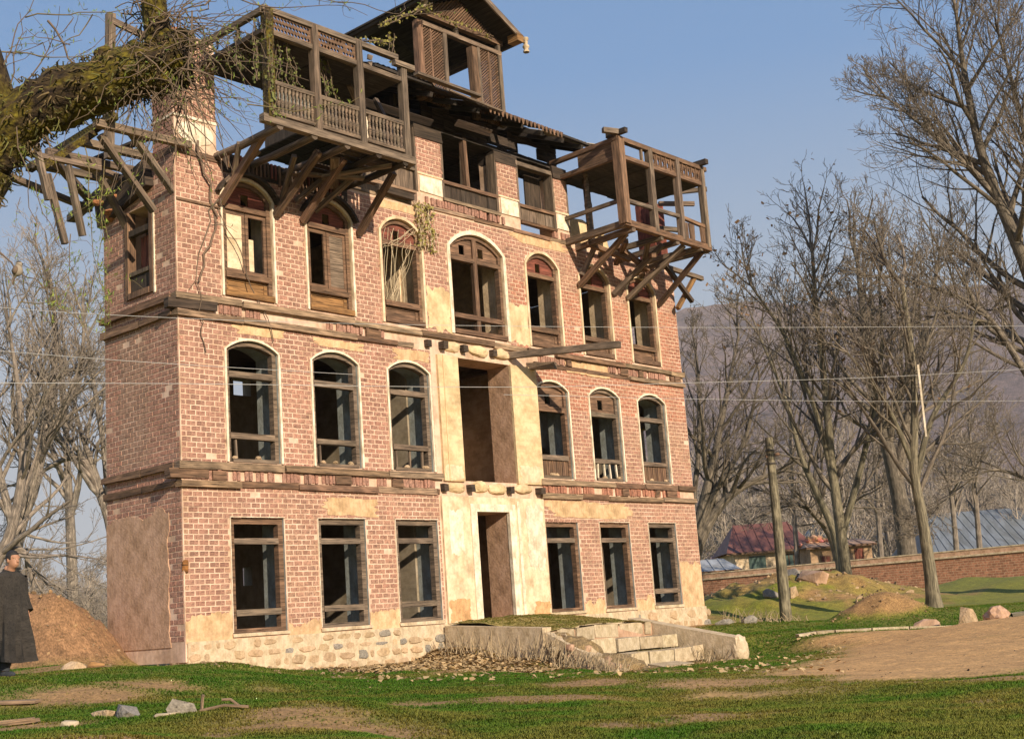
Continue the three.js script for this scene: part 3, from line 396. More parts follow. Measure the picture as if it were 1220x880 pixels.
// windows
const ringShape = (a, d, y0) => { const o = grow(a, d), s = shape([[o.cx - o.hw, y0], ...archTop(o).reverse(), [o.cx + o.hw, y0], [a.cx + a.hw, y0], ...archTop(a), [a.cx - a.hw, y0]]); return s; };
const fanShape = (a, y0, inset, hx, hy, hs) => { const b = grow(a, -inset), t = archTop(b).filter(([, y]) => y > y0 + 0.02), w = b.half(y0); const s = shape([[a.cx - w, y0], [a.cx + w, y0], ...t]); for (const x of hx) s.holes.push(hole(rect(x - hs, x + hs, hy - hs * 1.25, hy + hs * 1.25))); return s; };
for (const o of OPEN) {
  if (!'GWS'.includes(o.storey[0]) || o.storey.length > 1) continue;
  const w = sub('window', house), c = o.cx, k = o.storey, i = o.i, wm = k === 'S' ? M.wood : R() < 0.5 ? M.greywood : M.wood, fz = k === 'G' ? -0.2 : -0.2;
  const hb = (y0, y1, z1, name, m = wm, x = 0.6) => { new B().tint(0.12).box(c - x, c + x, y0, y1, fz + 0.01, z1, 0.006).mesh(name, m, w); };
  if (k === 'G') {
    const s = shape(rect(c - 0.683, c + 0.683, 0.94, 3.255)); s.holes.push(hole(rect(c - 0.56, c + 0.56, 1.02, 3.13))); new B().tint(0.1).soup(extr(s, 0.15, fz)).mesh('frame', wm, w);
    hb(2.72, 2.84, -0.05, 'transom', M.greywood, 0.57); if (i !== 3 && i !== 4) hb(1.27, 1.4, -0.03, 'rail', M.greywood, 0.57);
    if (i > 3) { new B().tint().bar(V(c - 0.1 + rr(-0.05, 0.05), 1.0, -0.4), V(c - 0.2, 2.7, -0.35), 0.06).mesh('mullion', M.greywood, w); new B().tint().bar(V(c - 0.5, 1.25, -0.5), V(c - 0.02, 1.75, -0.5), 0.04, 0.16).mesh('plank', M.wood, w); }
    new B().box(c - 0.72, c + 0.72, 0.86, 0.925, -0.15, 0.05, 0.01).mesh('sill', M.concrete, w);
    if (i < 3 || i > 3) { const t = new B(); t.box(c - 0.7, c - 0.685, 0.95, 3.275, 0, 0.024); t.box(c - 0.7, c + 0.7, 3.262, 3.277, 0, 0.024); t.mesh('trim', M.white, w); }
  } else {
    const a = o.a, yb = k === 'W' ? 4.42 : 7.94; const sh = ringShape(grow(a, -0.105), 0.1, yb + 0.001); new B().tint(0.1).soup(extr(sh, 0.15, fz)).mesh('frame', wm, w);
    new B().soup(extr(ringShape(grow(a, 0.003), k === 'S' ? (i === 3 ? 0.105 : i < 2 ? 0.052 : 0.07) : 0.052, yb - 0.02), 0.045, -0.005)).mesh('trim', k === 'S' && i > 1 ? (i === 3 ? M.white : M.cream) : M.white, w);
    const hw = a.hw - 0.1;
    if (k === 'W') {
      hb(6.2, 6.33, -0.04, 'transom', wm, hw); hb(4.9, 5.02, -0.03, 'rail', M.greywood, hw); hb(4.4, 4.47, 0.02, 'sill', M.greywood, hw);
      if (i === 3 || i === 4) new B().soup(extr(fanShape(a, 6.335, 0.1, [c - 0.05], 6.55, 0.11), 0.03, -0.14)).mesh('fan_panel', M.wood, w);
      if (i === 3 || i === 5) for (let q = 0; q < 14; q++) { const x = c - hw + (q + 0.5) * hw / 7; new B().tint(0.2).box(x - 0.033, x + 0.033, 4.48, 4.89, -0.12, -0.09 + rr(0, 0.012)).mesh('slat', M.wood, w); }
      else for (let q = 0; q < (i === 4 ? 4 : i === 2 ? 3 : 1); q++) { const x = c - hw + 0.12 + q * (i === 4 ? 0.3 : 0.42) + rr(0, 0.05); new B().tint().bar(V(x, 4.47, -0.1), V(x + rr(-0.03, 0.03), 4.9, -0.1), 0.045).mesh('baluster', i === 4 ? M.white : M.greywood, w); }
      for (let q = 0; q < 3; q++) { const g = blob(1, 0.07, 0.05, 0.06, 0.4, q * 5 + c, 1); g.translate(c + rr(-0.5, 0.5), 4.5, -0.05); new B().tint().soup(g).mesh('rubble', M.stone, w); }
    } else {
      const big = i === 3, holes = big ? [c - 0.42, c + 0.28] : [c + (i < 2 ? 0.02 : -0.04)];
      hb(9.88, 10.0, -0.04, 'transom', wm, hw); hb(8.36, 8.49, -0.02, 'rail', wm, hw); hb(7.93, 8.05, 0.06, 'sill', i < 2 ? M.orangewood : wm, hw + 0.08);
      if (big) new B().bar(V(c, 8.05, -0.1), V(c, 10.52, -0.1), 0.13, 0.12).mesh('mullion', M.wood, w);
      new B().tint(0.15).soup(extr(fanShape(a, 10.0, 0.1, holes, 10.17 + (big ? 0.03 : 0), 0.1), 0.03, -0.14)).mesh('fan_panel', big ? M.wood : M.redwood, w);
      if (!big) { const s = shape(rect(c - hw, c + hw, 8.05, 8.36)); s.holes.push(hole(rect(c - hw + 0.09, c + hw - 0.09, 8.1, 8.31))); new B().soup(extr(s, 0.07, -0.18)).mesh('panel_frame', i < 2 ? M.orangewood : M.wood, w); new B().box(c - hw + 0.06, c + hw - 0.06, 8.08, 8.33, -0.16, -0.13).mesh('sill_panel', i < 2 ? M.orangewood : M.wood, w); }
      else hb(7.94, 8.04, 0.0, 'threshold', M.greywood, hw);
      if (i < 2) { // casements of the two left windows, one board each still in place
        const fr = (x0, x1, dx) => { const s = shape(rect(x0, x1, 8.5, 9.87)); s.holes.push(hole(rect(x0 + 0.075, x1 - 0.075, 8.58, 9.79))); const g = extr(s, 0.05, -0.14); g.translate(-x0, 0, 0); if (dx) g.rotateY(dx); g.translate(x0, 0, 0); new B().tint().soup(g).mesh('casement', M.wood, w); };
        fr(c - hw, c - 0.01, 0); fr(c + 0.01, c + hw, 0);
        const board = (x0, x1, y0, y1, m) => new B().box(x0, x1, y0, y1, -0.12, -0.1).mesh('board', m, w);
        if (i === 0) { board(c - hw + 0.07, c - 0.08, 8.57, 9.79, M.cream); board(c + 0.08, c + 0.22, 8.57, 9.3, M.cream); } else { for (let q = 0; q < 3; q++) board(c + 0.08, c + hw - 0.07, 8.58 + q * 0.405, 8.57 + (q + 1) * 0.405, M.greywood); }
      }
    }
  }
}
{ // opening in the side wall: frame, lintel and low boarded panel
  const w = sub('window', house), sx = -0.04; const vb = (z0, z1, y0, y1, x0, x1, n, m) => { const q = []; for (const y of [y0, y1]) for (const [x, z] of [[x0, z0], [x1, z0], [x1, z1], [x0, z1]]) q.push(V(x, y, z)); new B().tint(0.15).hexa(q).mesh(n, m, w); };
  vb(-0.94, -0.825, 8.03, 9.97, sx, 0.16, 'frame', M.wood); vb(-1.855, -1.74, 8.03, 9.97, sx, 0.16, 'frame', M.wood); vb(-1.73, -0.95, 8.03, 8.16, -0.06, 0.2, 'sill', M.wood); vb(-1.73, -0.95, 8.18, 8.52, 0.02, 0.06, 'sill_panel', M.darkwood); vb(-1.73, -0.95, 8.53, 8.62, -0.02, 0.1, 'rail', M.greywood); vb(-1.73, -0.95, 9.42, 9.55, -0.02, 0.1, 'transom', M.darkwood); vb(-0.8, -0.76, 8.0, 10.0, -0.03, 0.0, 'trim', M.white);
  vb(-1.6, -1.3, 8.63, 9.41, 0.2, 0.24, 'shutter', M.redwood);
}

// wooden eyebrows and the batten frieze under the left gallery
for (let x = 1.3, k = 0; x < 4.7; x += 0.105, k++) { const y0 = Math.max(10.62, grow(OPEN[12].a, 0.16).half(10.62) && Math.abs(x - CX[0]) < 0.8 ? 10.76 : 0, Math.abs(x - CX[1]) < 0.8 ? 10.74 : 0) + rr(-0.03, 0.03); if (R() > 0.1) new B().tint(0.25).box(x, x + 0.05, y0, 11.1, 0.045, 0.075 + rr(0, 0.02)).mesh('batten', R() < 0.3 ? M.redwood : M.wood, house); }
new B().box(1.2, 4.7, 10.68, 11.1, 0.02, 0.04).mesh('frieze_board', M.darkwood, house);
for (const i of [12, 13]) { const a = grow(OPEN[i].a, 0.1); new B().soup(extr(ringShape(a, 0.07, a.ys - 0.02), 0.16, 0.0)).mesh('arch_moulding', M.darkwood, house); }

// top storey: brick pillars, boarded openings
{
  new B().box(7.04, 8.0, 11.12, 13.05, -0.6, -0.001).mesh('pillar', M.mortar, house); new B().box(10.06, 10.92, 11.12, 13.05, -0.6, -0.001).mesh('pillar', M.mortar, house); new B().box(12.42, 13.02, 11.12, 13.1, -0.6, -0.001).mesh('pillar', M.mortar, house);
  for (const [a, b, hgt] of [[7.06, 8.0, 13.1], [10.06, 10.92, 13.1], [12.42, 13.02, 13.15]]) {   // rounded caps and pale plastered feet
    new B().tint().box(a - 0.02, b + 0.02, hgt - 0.22, hgt + 0.1, -0.62, 0.03, 0.03).mesh('pillar_cap', M.darkwood, house);
    new B().box(a + 0.08, b - 0.07, 11.44, 11.87, -0.02, 0.03, 0.015).mesh('plaster_foot', M.white, house); new B().box(a + 0.02, b - 0.02, 11.9, 11.95, -0.01, 0.03, 0.008).mesh('plaster_ridge', M.cream, house);
    for (const x of [a, b]) new B().tint(0.1).box(x - 0.04, x + 0.03, 11.42, 13.1, -0.3, 0.01, 0.008).mesh('post', M.greywood, house);
  }
  // corner pillar
  new B().box(0.04, 1.08, 10.85, 13.6, -0.82, -0.035, 0.01).mesh('corner_pillar', M.mortar, house);
  new B().tint().box(-0.02, 1.12, 10.84, 10.98, -0.86, 0.02, 0.02).mesh('pillar_band', M.wood, house);
  new B().soup(blob(1, 0.47, 0.25, 0.04, 0.14, 3, 2).translate(0.56, 11.38, -0.02)).mesh('plaster_foot', M.white, house);
  new B().tint().box(0.02, 1.1, 9.8, 9.86, -0.01, 0.035, 0.01).mesh('pillar_band', M.wood, house); new B().box(0.0, 1.1, 11.68, 11.74, -0.84, -0.005, 0.01).mesh('pillar_band', M.white, house);
  for (let k = 0; k < 6; k++) { const g = blob(1, 0.13, 0.06, 0.1, 0.3, k * 9, 1); g.translate(rr(0.15, 0.95), 13.62 + rr(0, 0.05), rr(-0.7, -0.1)); new B().setc(0.7, 0.4, 0.3).soup(g).mesh('loose_brick', M.stone, house); }
  // right hand corner pillar
  new B().setc(1, 0.9, 0.9).box(17.3, 17.92, 11.05, 13.2, -0.7, -0.05, 0.02).mesh('corner_pillar', M.redwood, house);
  // boarded parapets, posts and lintels of the openings
  const boards = (x0, x1, y0, y1, m, n) => { for (let k = 0; k < n; k++) { const a = x0 + (x1 - x0) * k / n, b = x0 + (x1 - x0) * (k + 1) / n; new B().tint(0.18).box(a, b - 0.012, y0 + rr(-0.01, 0.01), y1 + rr(-0.01, 0.01), -0.12, -0.06 + rr(0, 0.02)).mesh('board', m, house); } };
  boards(8.03, 10.03, 11.42, 11.84, M.darkwood, 6); new B().tint().box(8.0, 10.06, 11.84, 11.93, -0.16, 0.02, 0.01).mesh('rail', M.wood, house); new B().tint().bar(V(9.0, 11.9, -0.12), V(8.95, 13.3, -0.12), 0.15, 0.12).mesh('post', M.wood, house); new B().tint().bar(V(9.25, 11.9, -0.5), V(9.32, 13.2, -0.5), 0.09, 0.09).mesh('post', M.greywood, house);
  boards(10.95, 12.4, 11.42, 11.8, M.greywood, 4); new B().tint().box(10.92, 12.42, 11.8, 11.88, -0.16, 0.02, 0.01).mesh('rail', M.wood, house); new B().tint().box(10.9, 12.44, 12.98, 13.1, -0.2, 0.0, 0.01).mesh('lintel', M.greywood, house);
  new B().box(11.75, 12.4, 11.85, 13.0, -0.5, -0.45).mesh('board', M.darkwood, house);
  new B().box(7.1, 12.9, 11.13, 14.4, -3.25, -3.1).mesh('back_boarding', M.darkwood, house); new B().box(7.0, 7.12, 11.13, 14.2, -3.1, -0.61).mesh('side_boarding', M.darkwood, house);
  boards(5.35, 7.0, 11.42, 11.95, M.greywood, 7); new B().tint().box(5.3, 7.03, 11.95, 12.03, -0.16, 0.0, 0.01).mesh('rail', M.greywood, house);
  new B().tint().bar(V(5.6, 11.2, 0.1), V(6.75, 11.16, 0.12), 0.14, 0.16).mesh('timber_beam', M.darkwood, house);
  new B().soup(blob(1, 0.9, 0.5, 0.12, 0.2, 8, 2).translate(13.9, 11.55, -0.35)).mesh('broken_wall', M.yellow, house); new B().soup(blob(1, 0.35, 0.45, 0.12, 0.2, 4, 2).translate(15.1, 11.5, -0.5)).mesh('broken_wall', M.yellow, house);
}

// galleries hung on the top storey
const post = (g, a, b, w, m, n = 'post') => new B().tint(0.18).bar(a, b, w, w, 0.08, V(0, 0, 1)).mesh(n, m, g);
const ln = (g, a, b, w, h, m, n) => new B().tint(0.18).bar(a, b, w, h, 0.06).mesh(n, m, g);
const turned = (x, y0, y1, z, r) => { const pr = [[1, 0], [1, 0.12], [0.55, 0.16], [0.9, 0.3], [1.15, 0.42], [0.7, 0.55], [0.5, 0.62], [0.8, 0.7], [0.5, 0.78], [1, 0.88], [1, 1]], g = new THREE.LatheGeometry(pr.map(([q, t]) => new THREE.Vector2(q * r, t * (y1 - y0))), 7); g.translate(x, y0, z); return g; };
{ // left gallery
  const g = sub('wooden_gallery', house), Z = 2.15, xs = [0.84, 2.08, 3.33, 4.64];
  ln(g, V(0.62, 11.06, Z), V(4.85, 11.06, Z), 0.16, 0.17, M.greywood, 'bottom_beam');
  xs.forEach((x, i) => post(g, V(x, 11.1, Z), V(x + rr(-0.02, 0.02), i === 3 ? 13.28 : 13.5, Z), i === 0 ? 0.19 : 0.16, i === 0 ? M.mossbark : M.greywood));
  post(g, V(4.9, 11.0, Z - 0.2), V(4.95, 13.0, 0.9), 0.1, M.greywood);
  ln(g, V(0.8, 11.9, Z), V(4.64, 11.9, Z), 0.1, 0.09, M.greywood, 'rail'); ln(g, V(0.8, 11.24, Z), V(4.64, 11.24, Z), 0.1, 0.07, M.greywood, 'rail');
  ln(g, V(0.8, 12.99, Z), V(4.6, 12.95, Z), 0.12, 0.11, M.greywood, 'frieze_beam'); ln(g, V(0.7, 13.47, Z), V(4.5, 13.46, Z), 0.14, 0.12, M.greywood, 'top_beam'); ln(g, V(4.35, 13.3, Z + 0.05), V(4.95, 13.3, Z + 0.05), 0.14, 0.12, M.greywood, 'top_beam'); ln(g, V(0.74, 13.43, Z), V(0.74, 13.43, -0.4), 0.12, 0.12, M.greywood, 'top_beam'); ln(g, V(0.74, 12.97, Z), V(0.74, 12.97, -0.2), 0.1, 0.1, M.darkwood, 'frieze_beam');
  for (let i = 0; i < 3; i++) for (let k = 0, n = 11; k < n; k++) { if (i === 2 && k === 0) continue; const x = xs[i] + 0.13 + (xs[i + 1] - xs[i] - 0.26) * k / (n - 1); new B().tint(0.25).soup(turned(x, 11.27, 11.86, Z, 0.04), null, true).mesh('baluster', M.greywood, g); }
  for (let k = 0; k < 3; k++) new B().tint(0.1).box(xs[0] + 0.1 + k * 0.36, xs[0] + 0.45 + k * 0.36, 11.27, 11.86, Z - 0.07, Z - 0.05).mesh('backing_board', M.blue, g);
  new B().box(3.36, 3.62, 11.15, 11.9, Z - 0.08, Z - 0.04).mesh('backing_board', M.white, g);
  for (let i = 0; i < 2; i++) { // pierced frieze: rings of carved wood
    const x0 = xs[i] + 0.1, x1 = xs[i + 1] - 0.1, y0 = 13.04, y1 = 13.41, s = shape(rect(x0, x1, y0, y1)), n = 12;
    for (let r = 0; r < 3; r++) for (let k = 0; k < n; k++) { if (i === 1 && k > 6 && R() < 0.3) continue; const cx = x0 + (k + 0.5 + (r % 2 ? 0.25 : -0.2)) * (x1 - x0) / n, cy = y0 + (r + 0.5) * (y1 - y0) / 3, h = 0.043; if (cx - h < x0 + 0.01 || cx + h > x1 - 0.01) continue; s.holes.push(hole([[cx - h, cy], [cx, cy - h], [cx + h, cy], [cx, cy + h]])); }
    new B().soup(extr(s, 0.04, Z - 0.02)).mesh('pierced_frieze', M.wood, g);
  }
  for (const y of [0.05, 0.2]) new B().tint().box(3.62, 3.74, 13.0 + y, 13.1 + y, Z - 0.03, Z + 0.01, 0.02).mesh('frieze_scrap', M.greywood, g);
  for (let k = 0; k < 11; k++) { const x = 0.74 + k * 0.37; new B().tint(0.2).box(x, x + 0.365, 13.02 + rr(0, 0.03), 13.07, -0.35, Z - 0.07).mesh('ceiling_board', M.blackwood, g); }
  for (const x of [1.05, 1.95, 2.85, 3.75, 4.55]) { const b = new B().tint(0.2); b.tube([V(x, 10.98, -0.4), V(x + 0.02, 10.96, 0.8), V(x, 10.97, Z + 0.05)], 0.085, 8); b.mesh('joist', x < 3 ? M.greywood : M.darkwood, g); }
  for (let k = 0; k < 8; k++) { const z = 0.15 + k * 0.25; if (k === 3) continue; new B().tint(0.3).bar(V(2.9 + rr(0, 0.5), 11.09, z), V(4.7 + rr(-0.15, 0.1), 11.1, z + rr(-0.05, 0.05)), 0.2, 0.03, 0.1).mesh('floor_board', M.darkwood, g); }
  for (const [x, t] of [[1.09, 0.05], [2.55, 0.1], [3.31, 0.05], [4.99, -0.15]]) ln(g, V(x, 9.93, 0.06), V(x + t, 11.0, 1.5), 0.13, 0.14, M.wood, 'strut');
  for (const [a, b] of [[V(1.0, 11.0, 0.9), V(1.35, 10.3, 0.1)], [V(1.5, 10.95, 0.9), V(1.2, 10.4, 0.15)], [V(2.3, 10.95, 1.1), V(2.7, 10.3, 0.1)], [V(3.5, 10.95, 1.1), V(3.1, 10.35, 0.1)], [V(4.0, 10.9, 1.3), V(3.6, 10.2, 0.15)]]) ln(g, a, b, 0.1, 0.1, M.greywood, 'strut');
  for (const [a, b] of [[V(3.2, 10.7, 0.9), V(4.4, 10.95, 1.9)], [V(2.7, 10.8, 0.5), V(4.1, 10.75, 1.3)], [V(3.0, 10.9, 1.6), V(3.9, 10.72, 0.5)]]) ln(g, a, b, 0.2, 0.05, M.greywood, 'loose_plank');
  ln(g, V(3.4, 12.1, 0.7), V(4.6, 12.6, 0.3), 0.1, 0.08, M.greywood, 'loose_plank'); ln(g, V(3.8, 12.9, 1.3), V(5.2, 12.4, 0.4), 0.12, 0.06, M.greywood, 'loose_plank'); ln(g, V(4.2, 12.0, 1.0), V(5.3, 12.3, 0.2), 0.12, 0.05, M.darkwood, 'loose_plank');
}
{ // right gallery
  const g = sub('wooden_gallery', house), Z = 2.1, xs = [12.8, 14.2, 15.52, 16.8];
  ln(g, V(12.72, 11.12, Z), V(16.9, 11.08, Z), 0.16, 0.18, M.wood, 'bottom_beam'); ln(g, V(12.8, 11.1, Z), V(12.85, 11.1, -0.1), 0.16, 0.18, M.greywood, 'bottom_beam'); ln(g, V(16.82, 11.05, Z), V(16.8, 11.08, -0.2), 0.16, 0.18, M.greywood, 'bottom_beam');
  xs.forEach((x, i) => post(g, V(x, 11.1, Z), V(x + (i === 3 ? 0.02 : 0), 13.55, Z), i ? 0.17 : 0.26, i ? M.greywood : M.wood));
  const tp = turned(0, 0, 2.15, 0, 0.1); tp.translate(13.2, 11.2, 0.6); new B().tint().soup(tp, null, true).mesh('turned_post', M.greywood, g); post(g, V(13.55, 11.1, 0.35), V(13.5, 13.0, 0.35), 0.14, M.darkwood);
  ln(g, V(12.8, 11.78, Z), V(15.6, 11.8, Z), 0.09, 0.1, M.greywood, 'rail'); ln(g, V(15.5, 11.8, Z), V(16.8, 11.72, Z), 0.09, 0.1, M.wood, 'rail'); ln(g, V(12.8, 11.78, Z), V(12.85, 11.78, -0.1), 0.09, 0.1, M.greywood, 'rail');
  ln(g, V(12.8, 13.02, Z), V(16.8, 13.04, Z), 0.12, 0.12, M.wood, 'frieze_beam'); ln(g, V(12.8, 13.02, Z), V(12.8, 13.0, -0.2), 0.12, 0.12, M.wood, 'frieze_beam'); ln(g, V(12.65, 13.52, Z), V(17.05, 13.53, Z), 0.16, 0.13, M.wood, 'top_beam'); ln(g, V(12.8, 13.52, Z + 0.1), V(12.8, 13.5, -0.3), 0.14, 0.12, M.wood, 'top_beam');
  ln(g, V(12.75, 13.66, Z + 0.35), V(12.75, 13.66, Z - 0.3), 0.14, 0.14, M.darkwood, 'rafter_end'); ln(g, V(12.3, 13.68, Z - 0.1), V(12.7, 13.66, Z + 0.1), 0.14, 0.14, M.greywood, 'rafter_end'); ln(g, V(16.75, 13.66, Z + 0.3), V(16.75, 13.66, Z - 0.5), 0.16, 0.15, M.darkwood, 'rafter_end');
  for (const [a, b, m] of [[14.3, 15.45, M.wood], [15.6, 16.72, M.wood]]) { const s = shape(rect(a, b, 13.1, 13.45)), n = 5; for (let k = 0; k < n; k++) { const x = a + (k + 0.5) * (b - a) / n; s.holes.push(hole([[x - 0.035, 13.16], [x + 0.035, 13.16], [x + 0.05, 13.27], [x, 13.4], [x - 0.05, 13.27]])); } new B().soup(extr(s, 0.04, Z - 0.02)).mesh('pierced_frieze', m, g); for (let k = 0; k <= n; k++) { const x = a + k * (b - a) / n; new B().tint(0.2).box(x - 0.02, x + 0.02, 13.09, 13.46, Z + 0.021, Z + 0.045).mesh('batten', m, g); } }
  post(g, V(13.85, 13.06, Z), V(13.85, 13.48, Z), 0.07, M.greywood, 'frieze_post');
  { const q = []; for (const z of [Z - 0.15, 0.7]) for (const [y, x] of [[13.08, 12.76], [13.08, 12.8], [13.46, 12.8], [13.46, 12.76]]) q.push(V(x, y, z)); new B().hexa(q).mesh('frieze_panel', M.wood, g); }
  for (let k = 0; k < 11; k++) { const x = 12.75 + k * 0.37; new B().tint(0.2).box(x, x + 0.365, 13.0 + rr(0, 0.03), 13.05, -0.3, Z - 0.07).mesh('ceiling_board', M.blackwood, g); }
  for (const x of [15.58, 15.92, 16.5]) new B().tint(0.2).box(x, x + 0.24, 11.2, 11.68, Z - 0.03, Z + 0.02, 0.02).mesh('parapet_panel', M.wood, g);
  for (const [x, y] of [[13.3, 11.0], [14.3, 10.98], [15.3, 10.98], [16.1, 11.0]]) ln(g, V(x, y, -0.3), V(x + rr(-0.2, 0.3), y, Z + 0.05), 0.14, 0.15, M.greywood, 'joist');
  for (const [a, b] of [[V(13.18, 9.88, 0.06), V(13.3, 11.0, 1.75)], [V(14.76, 9.86, 0.06), V(15.1, 11.0, 1.7)], [V(15.44, 9.83, 0.06), V(15.7, 11.0, 2.0)], [V(17.0, 9.84, 0.06), V(16.75, 11.0, 1.9)], [V(13.1, 11.0, 0.5), V(14.4, 10.6, 1.0)], [V(14.0, 10.95, 0.9), V(15.4, 10.5, 0.9)], [V(14.5, 11.0, 1.6), V(15.6, 10.4, 0.5)], [V(13.6, 10.9, 1.5), V(14.8, 10.75, 0.2)], [V(15.0, 10.3, 0.4), V(16.2, 10.95, 1.7)], [V(13.5, 11.0, 0.5), V(13.3, 10.2, 0.1)], [V(15.6, 11.0, 0.7), V(14.6, 10.6, 1.7)]]) ln(g, a, b, 0.13, 0.13, R() < 0.5 ? M.wood : M.greywood, 'strut');
  for (const [a, b, m] of [[V(16.6, 11.0, 0.35), V(19.0, 10.88, 0.4), M.greywood], [V(16.7, 10.95, 0.6), V(18.3, 10.05, 0.4), M.darkwood], [V(18.65, 10.88, 0.35), V(17.7, 9.78, 0.25), M.orangewood], [V(17.0, 12.95, 0.4), V(17.95, 12.95, 1.05), M.greywood], [V(17.1, 13.3, 0.3), V(17.9, 13.26, 1.6), M.greywood], [V(16.8, 12.3, -0.1), V(18.2, 12.35, 0.3), M.greywood]]) ln(g, a, b, 0.12, 0.13, m, 'loose_beam');
}
{ // remains of the gallery on the left end: bare joists, plates and hanging poles
  const g = sub('broken_gallery', house);
  for (const z of [0.15, -0.9, -1.8, -2.6]) ln(g, V(0.3, 11.0, z), V(-1.75 + rr(-0.15, 0.15), 10.98, z - 0.05), 0.14, 0.15, M.greywood, 'joist');
  ln(g, V(-1.62, 11.1, 0.4), V(-1.5, 11.08, -3.2), 0.16, 0.14, M.mossbark, 'plate'); ln(g, V(-1.35, 11.0, -2.0), V(0.1, 10.96, -2.3), 0.14, 0.15, M.greywood, 'plate'); ln(g, V(-3.2, 10.95, -3.0), V(0.2, 10.6, -3.6), 0.12, 0.13, M.greywood, 'pole'); ln(g, V(0.0, 10.9, -2.1), V(0.5, 10.8, -5.0), 0.2, 0.16, M.greywood, 'plate'); ln(g, V(-1.6, 11.0, -2.1), V(0.4, 10.9, -3.9), 0.14, 0.15, M.greywood, 'plate');
  for (const [a, b] of [[V(-1.0, 11.0, 0.0), V(0.1, 9.92, -0.1)], [V(-1.65, 10.85, -0.1), V(-0.35, 9.55, -0.25)], [V(-1.0, 10.95, -1.6), V(0.05, 9.7, -1.9)]]) ln(g, a, b, 0.13, 0.12, M.greywood, 'strut');
  for (const [a, b] of [[V(-3.05, 10.5, -0.1), V(-2.76, 9.27, -0.1)], [V(-2.75, 9.8, -0.15), V(-2.42, 8.46, -0.1)], [V(-2.35, 10.05, -0.1), V(-2.02, 8.7, -0.15)]]) ln(g, a, b, 0.11, 0.11, M.greywood, 'hanging_pole');
  ln(g, V(-3.2, 10.2, -0.3), V(-1.7, 10.1, 0.0), 0.1, 0.1, M.greywood, 'pole'); ln(g, V(-2.9, 9.9, -0.2), V(-1.6, 11.0, -0.4), 0.16, 0.14, M.mossbark, 'pole');
  post(g, V(-0.6, 11.0, -1.5), V(-0.52, 14.35, -1.5), 0.16, M.greywood); ln(g, V(-0.55, 14.2, -1.5), V(0.5, 13.6, -0.8), 0.1, 0.14, M.greywood, 'rail'); ln(g, V(-0.4, 11.3, -2.6), V(0.3, 11.6, -0.4), 0.2, 0.06, M.darkwood, 'plank');
  for (let k = 0; k < 7; k++) { const c = blob(1, 0.16, 0.08, 0.12, 0.35, k * 3, 1); c.translate(rr(-0.15, 0.2), 10.0 + rr(0, 0.5), -2.0 - rr(0, 0.8)); new B().setc(0.9, 0.55, 0.4).soup(c).mesh('fallen_brick', M.stone, g); }
  new B().tint().bar(V(-0.1, 10.6, -0.82), V(0.0, 10.2, -2.9), 0.2, 0.6).mesh('board', M.darkwood, g);
}
ln(house, V(9.95, 7.56, -0.2), V(11.2, 7.44, 2.75), 0.17, 0.17, M.greywood, 'jutting_beam'); ln(house, V(10.75, 7.36, -0.2), V(11.0, 7.25, 0.75), 0.18, 0.18, M.greywood, 'jutting_beam');

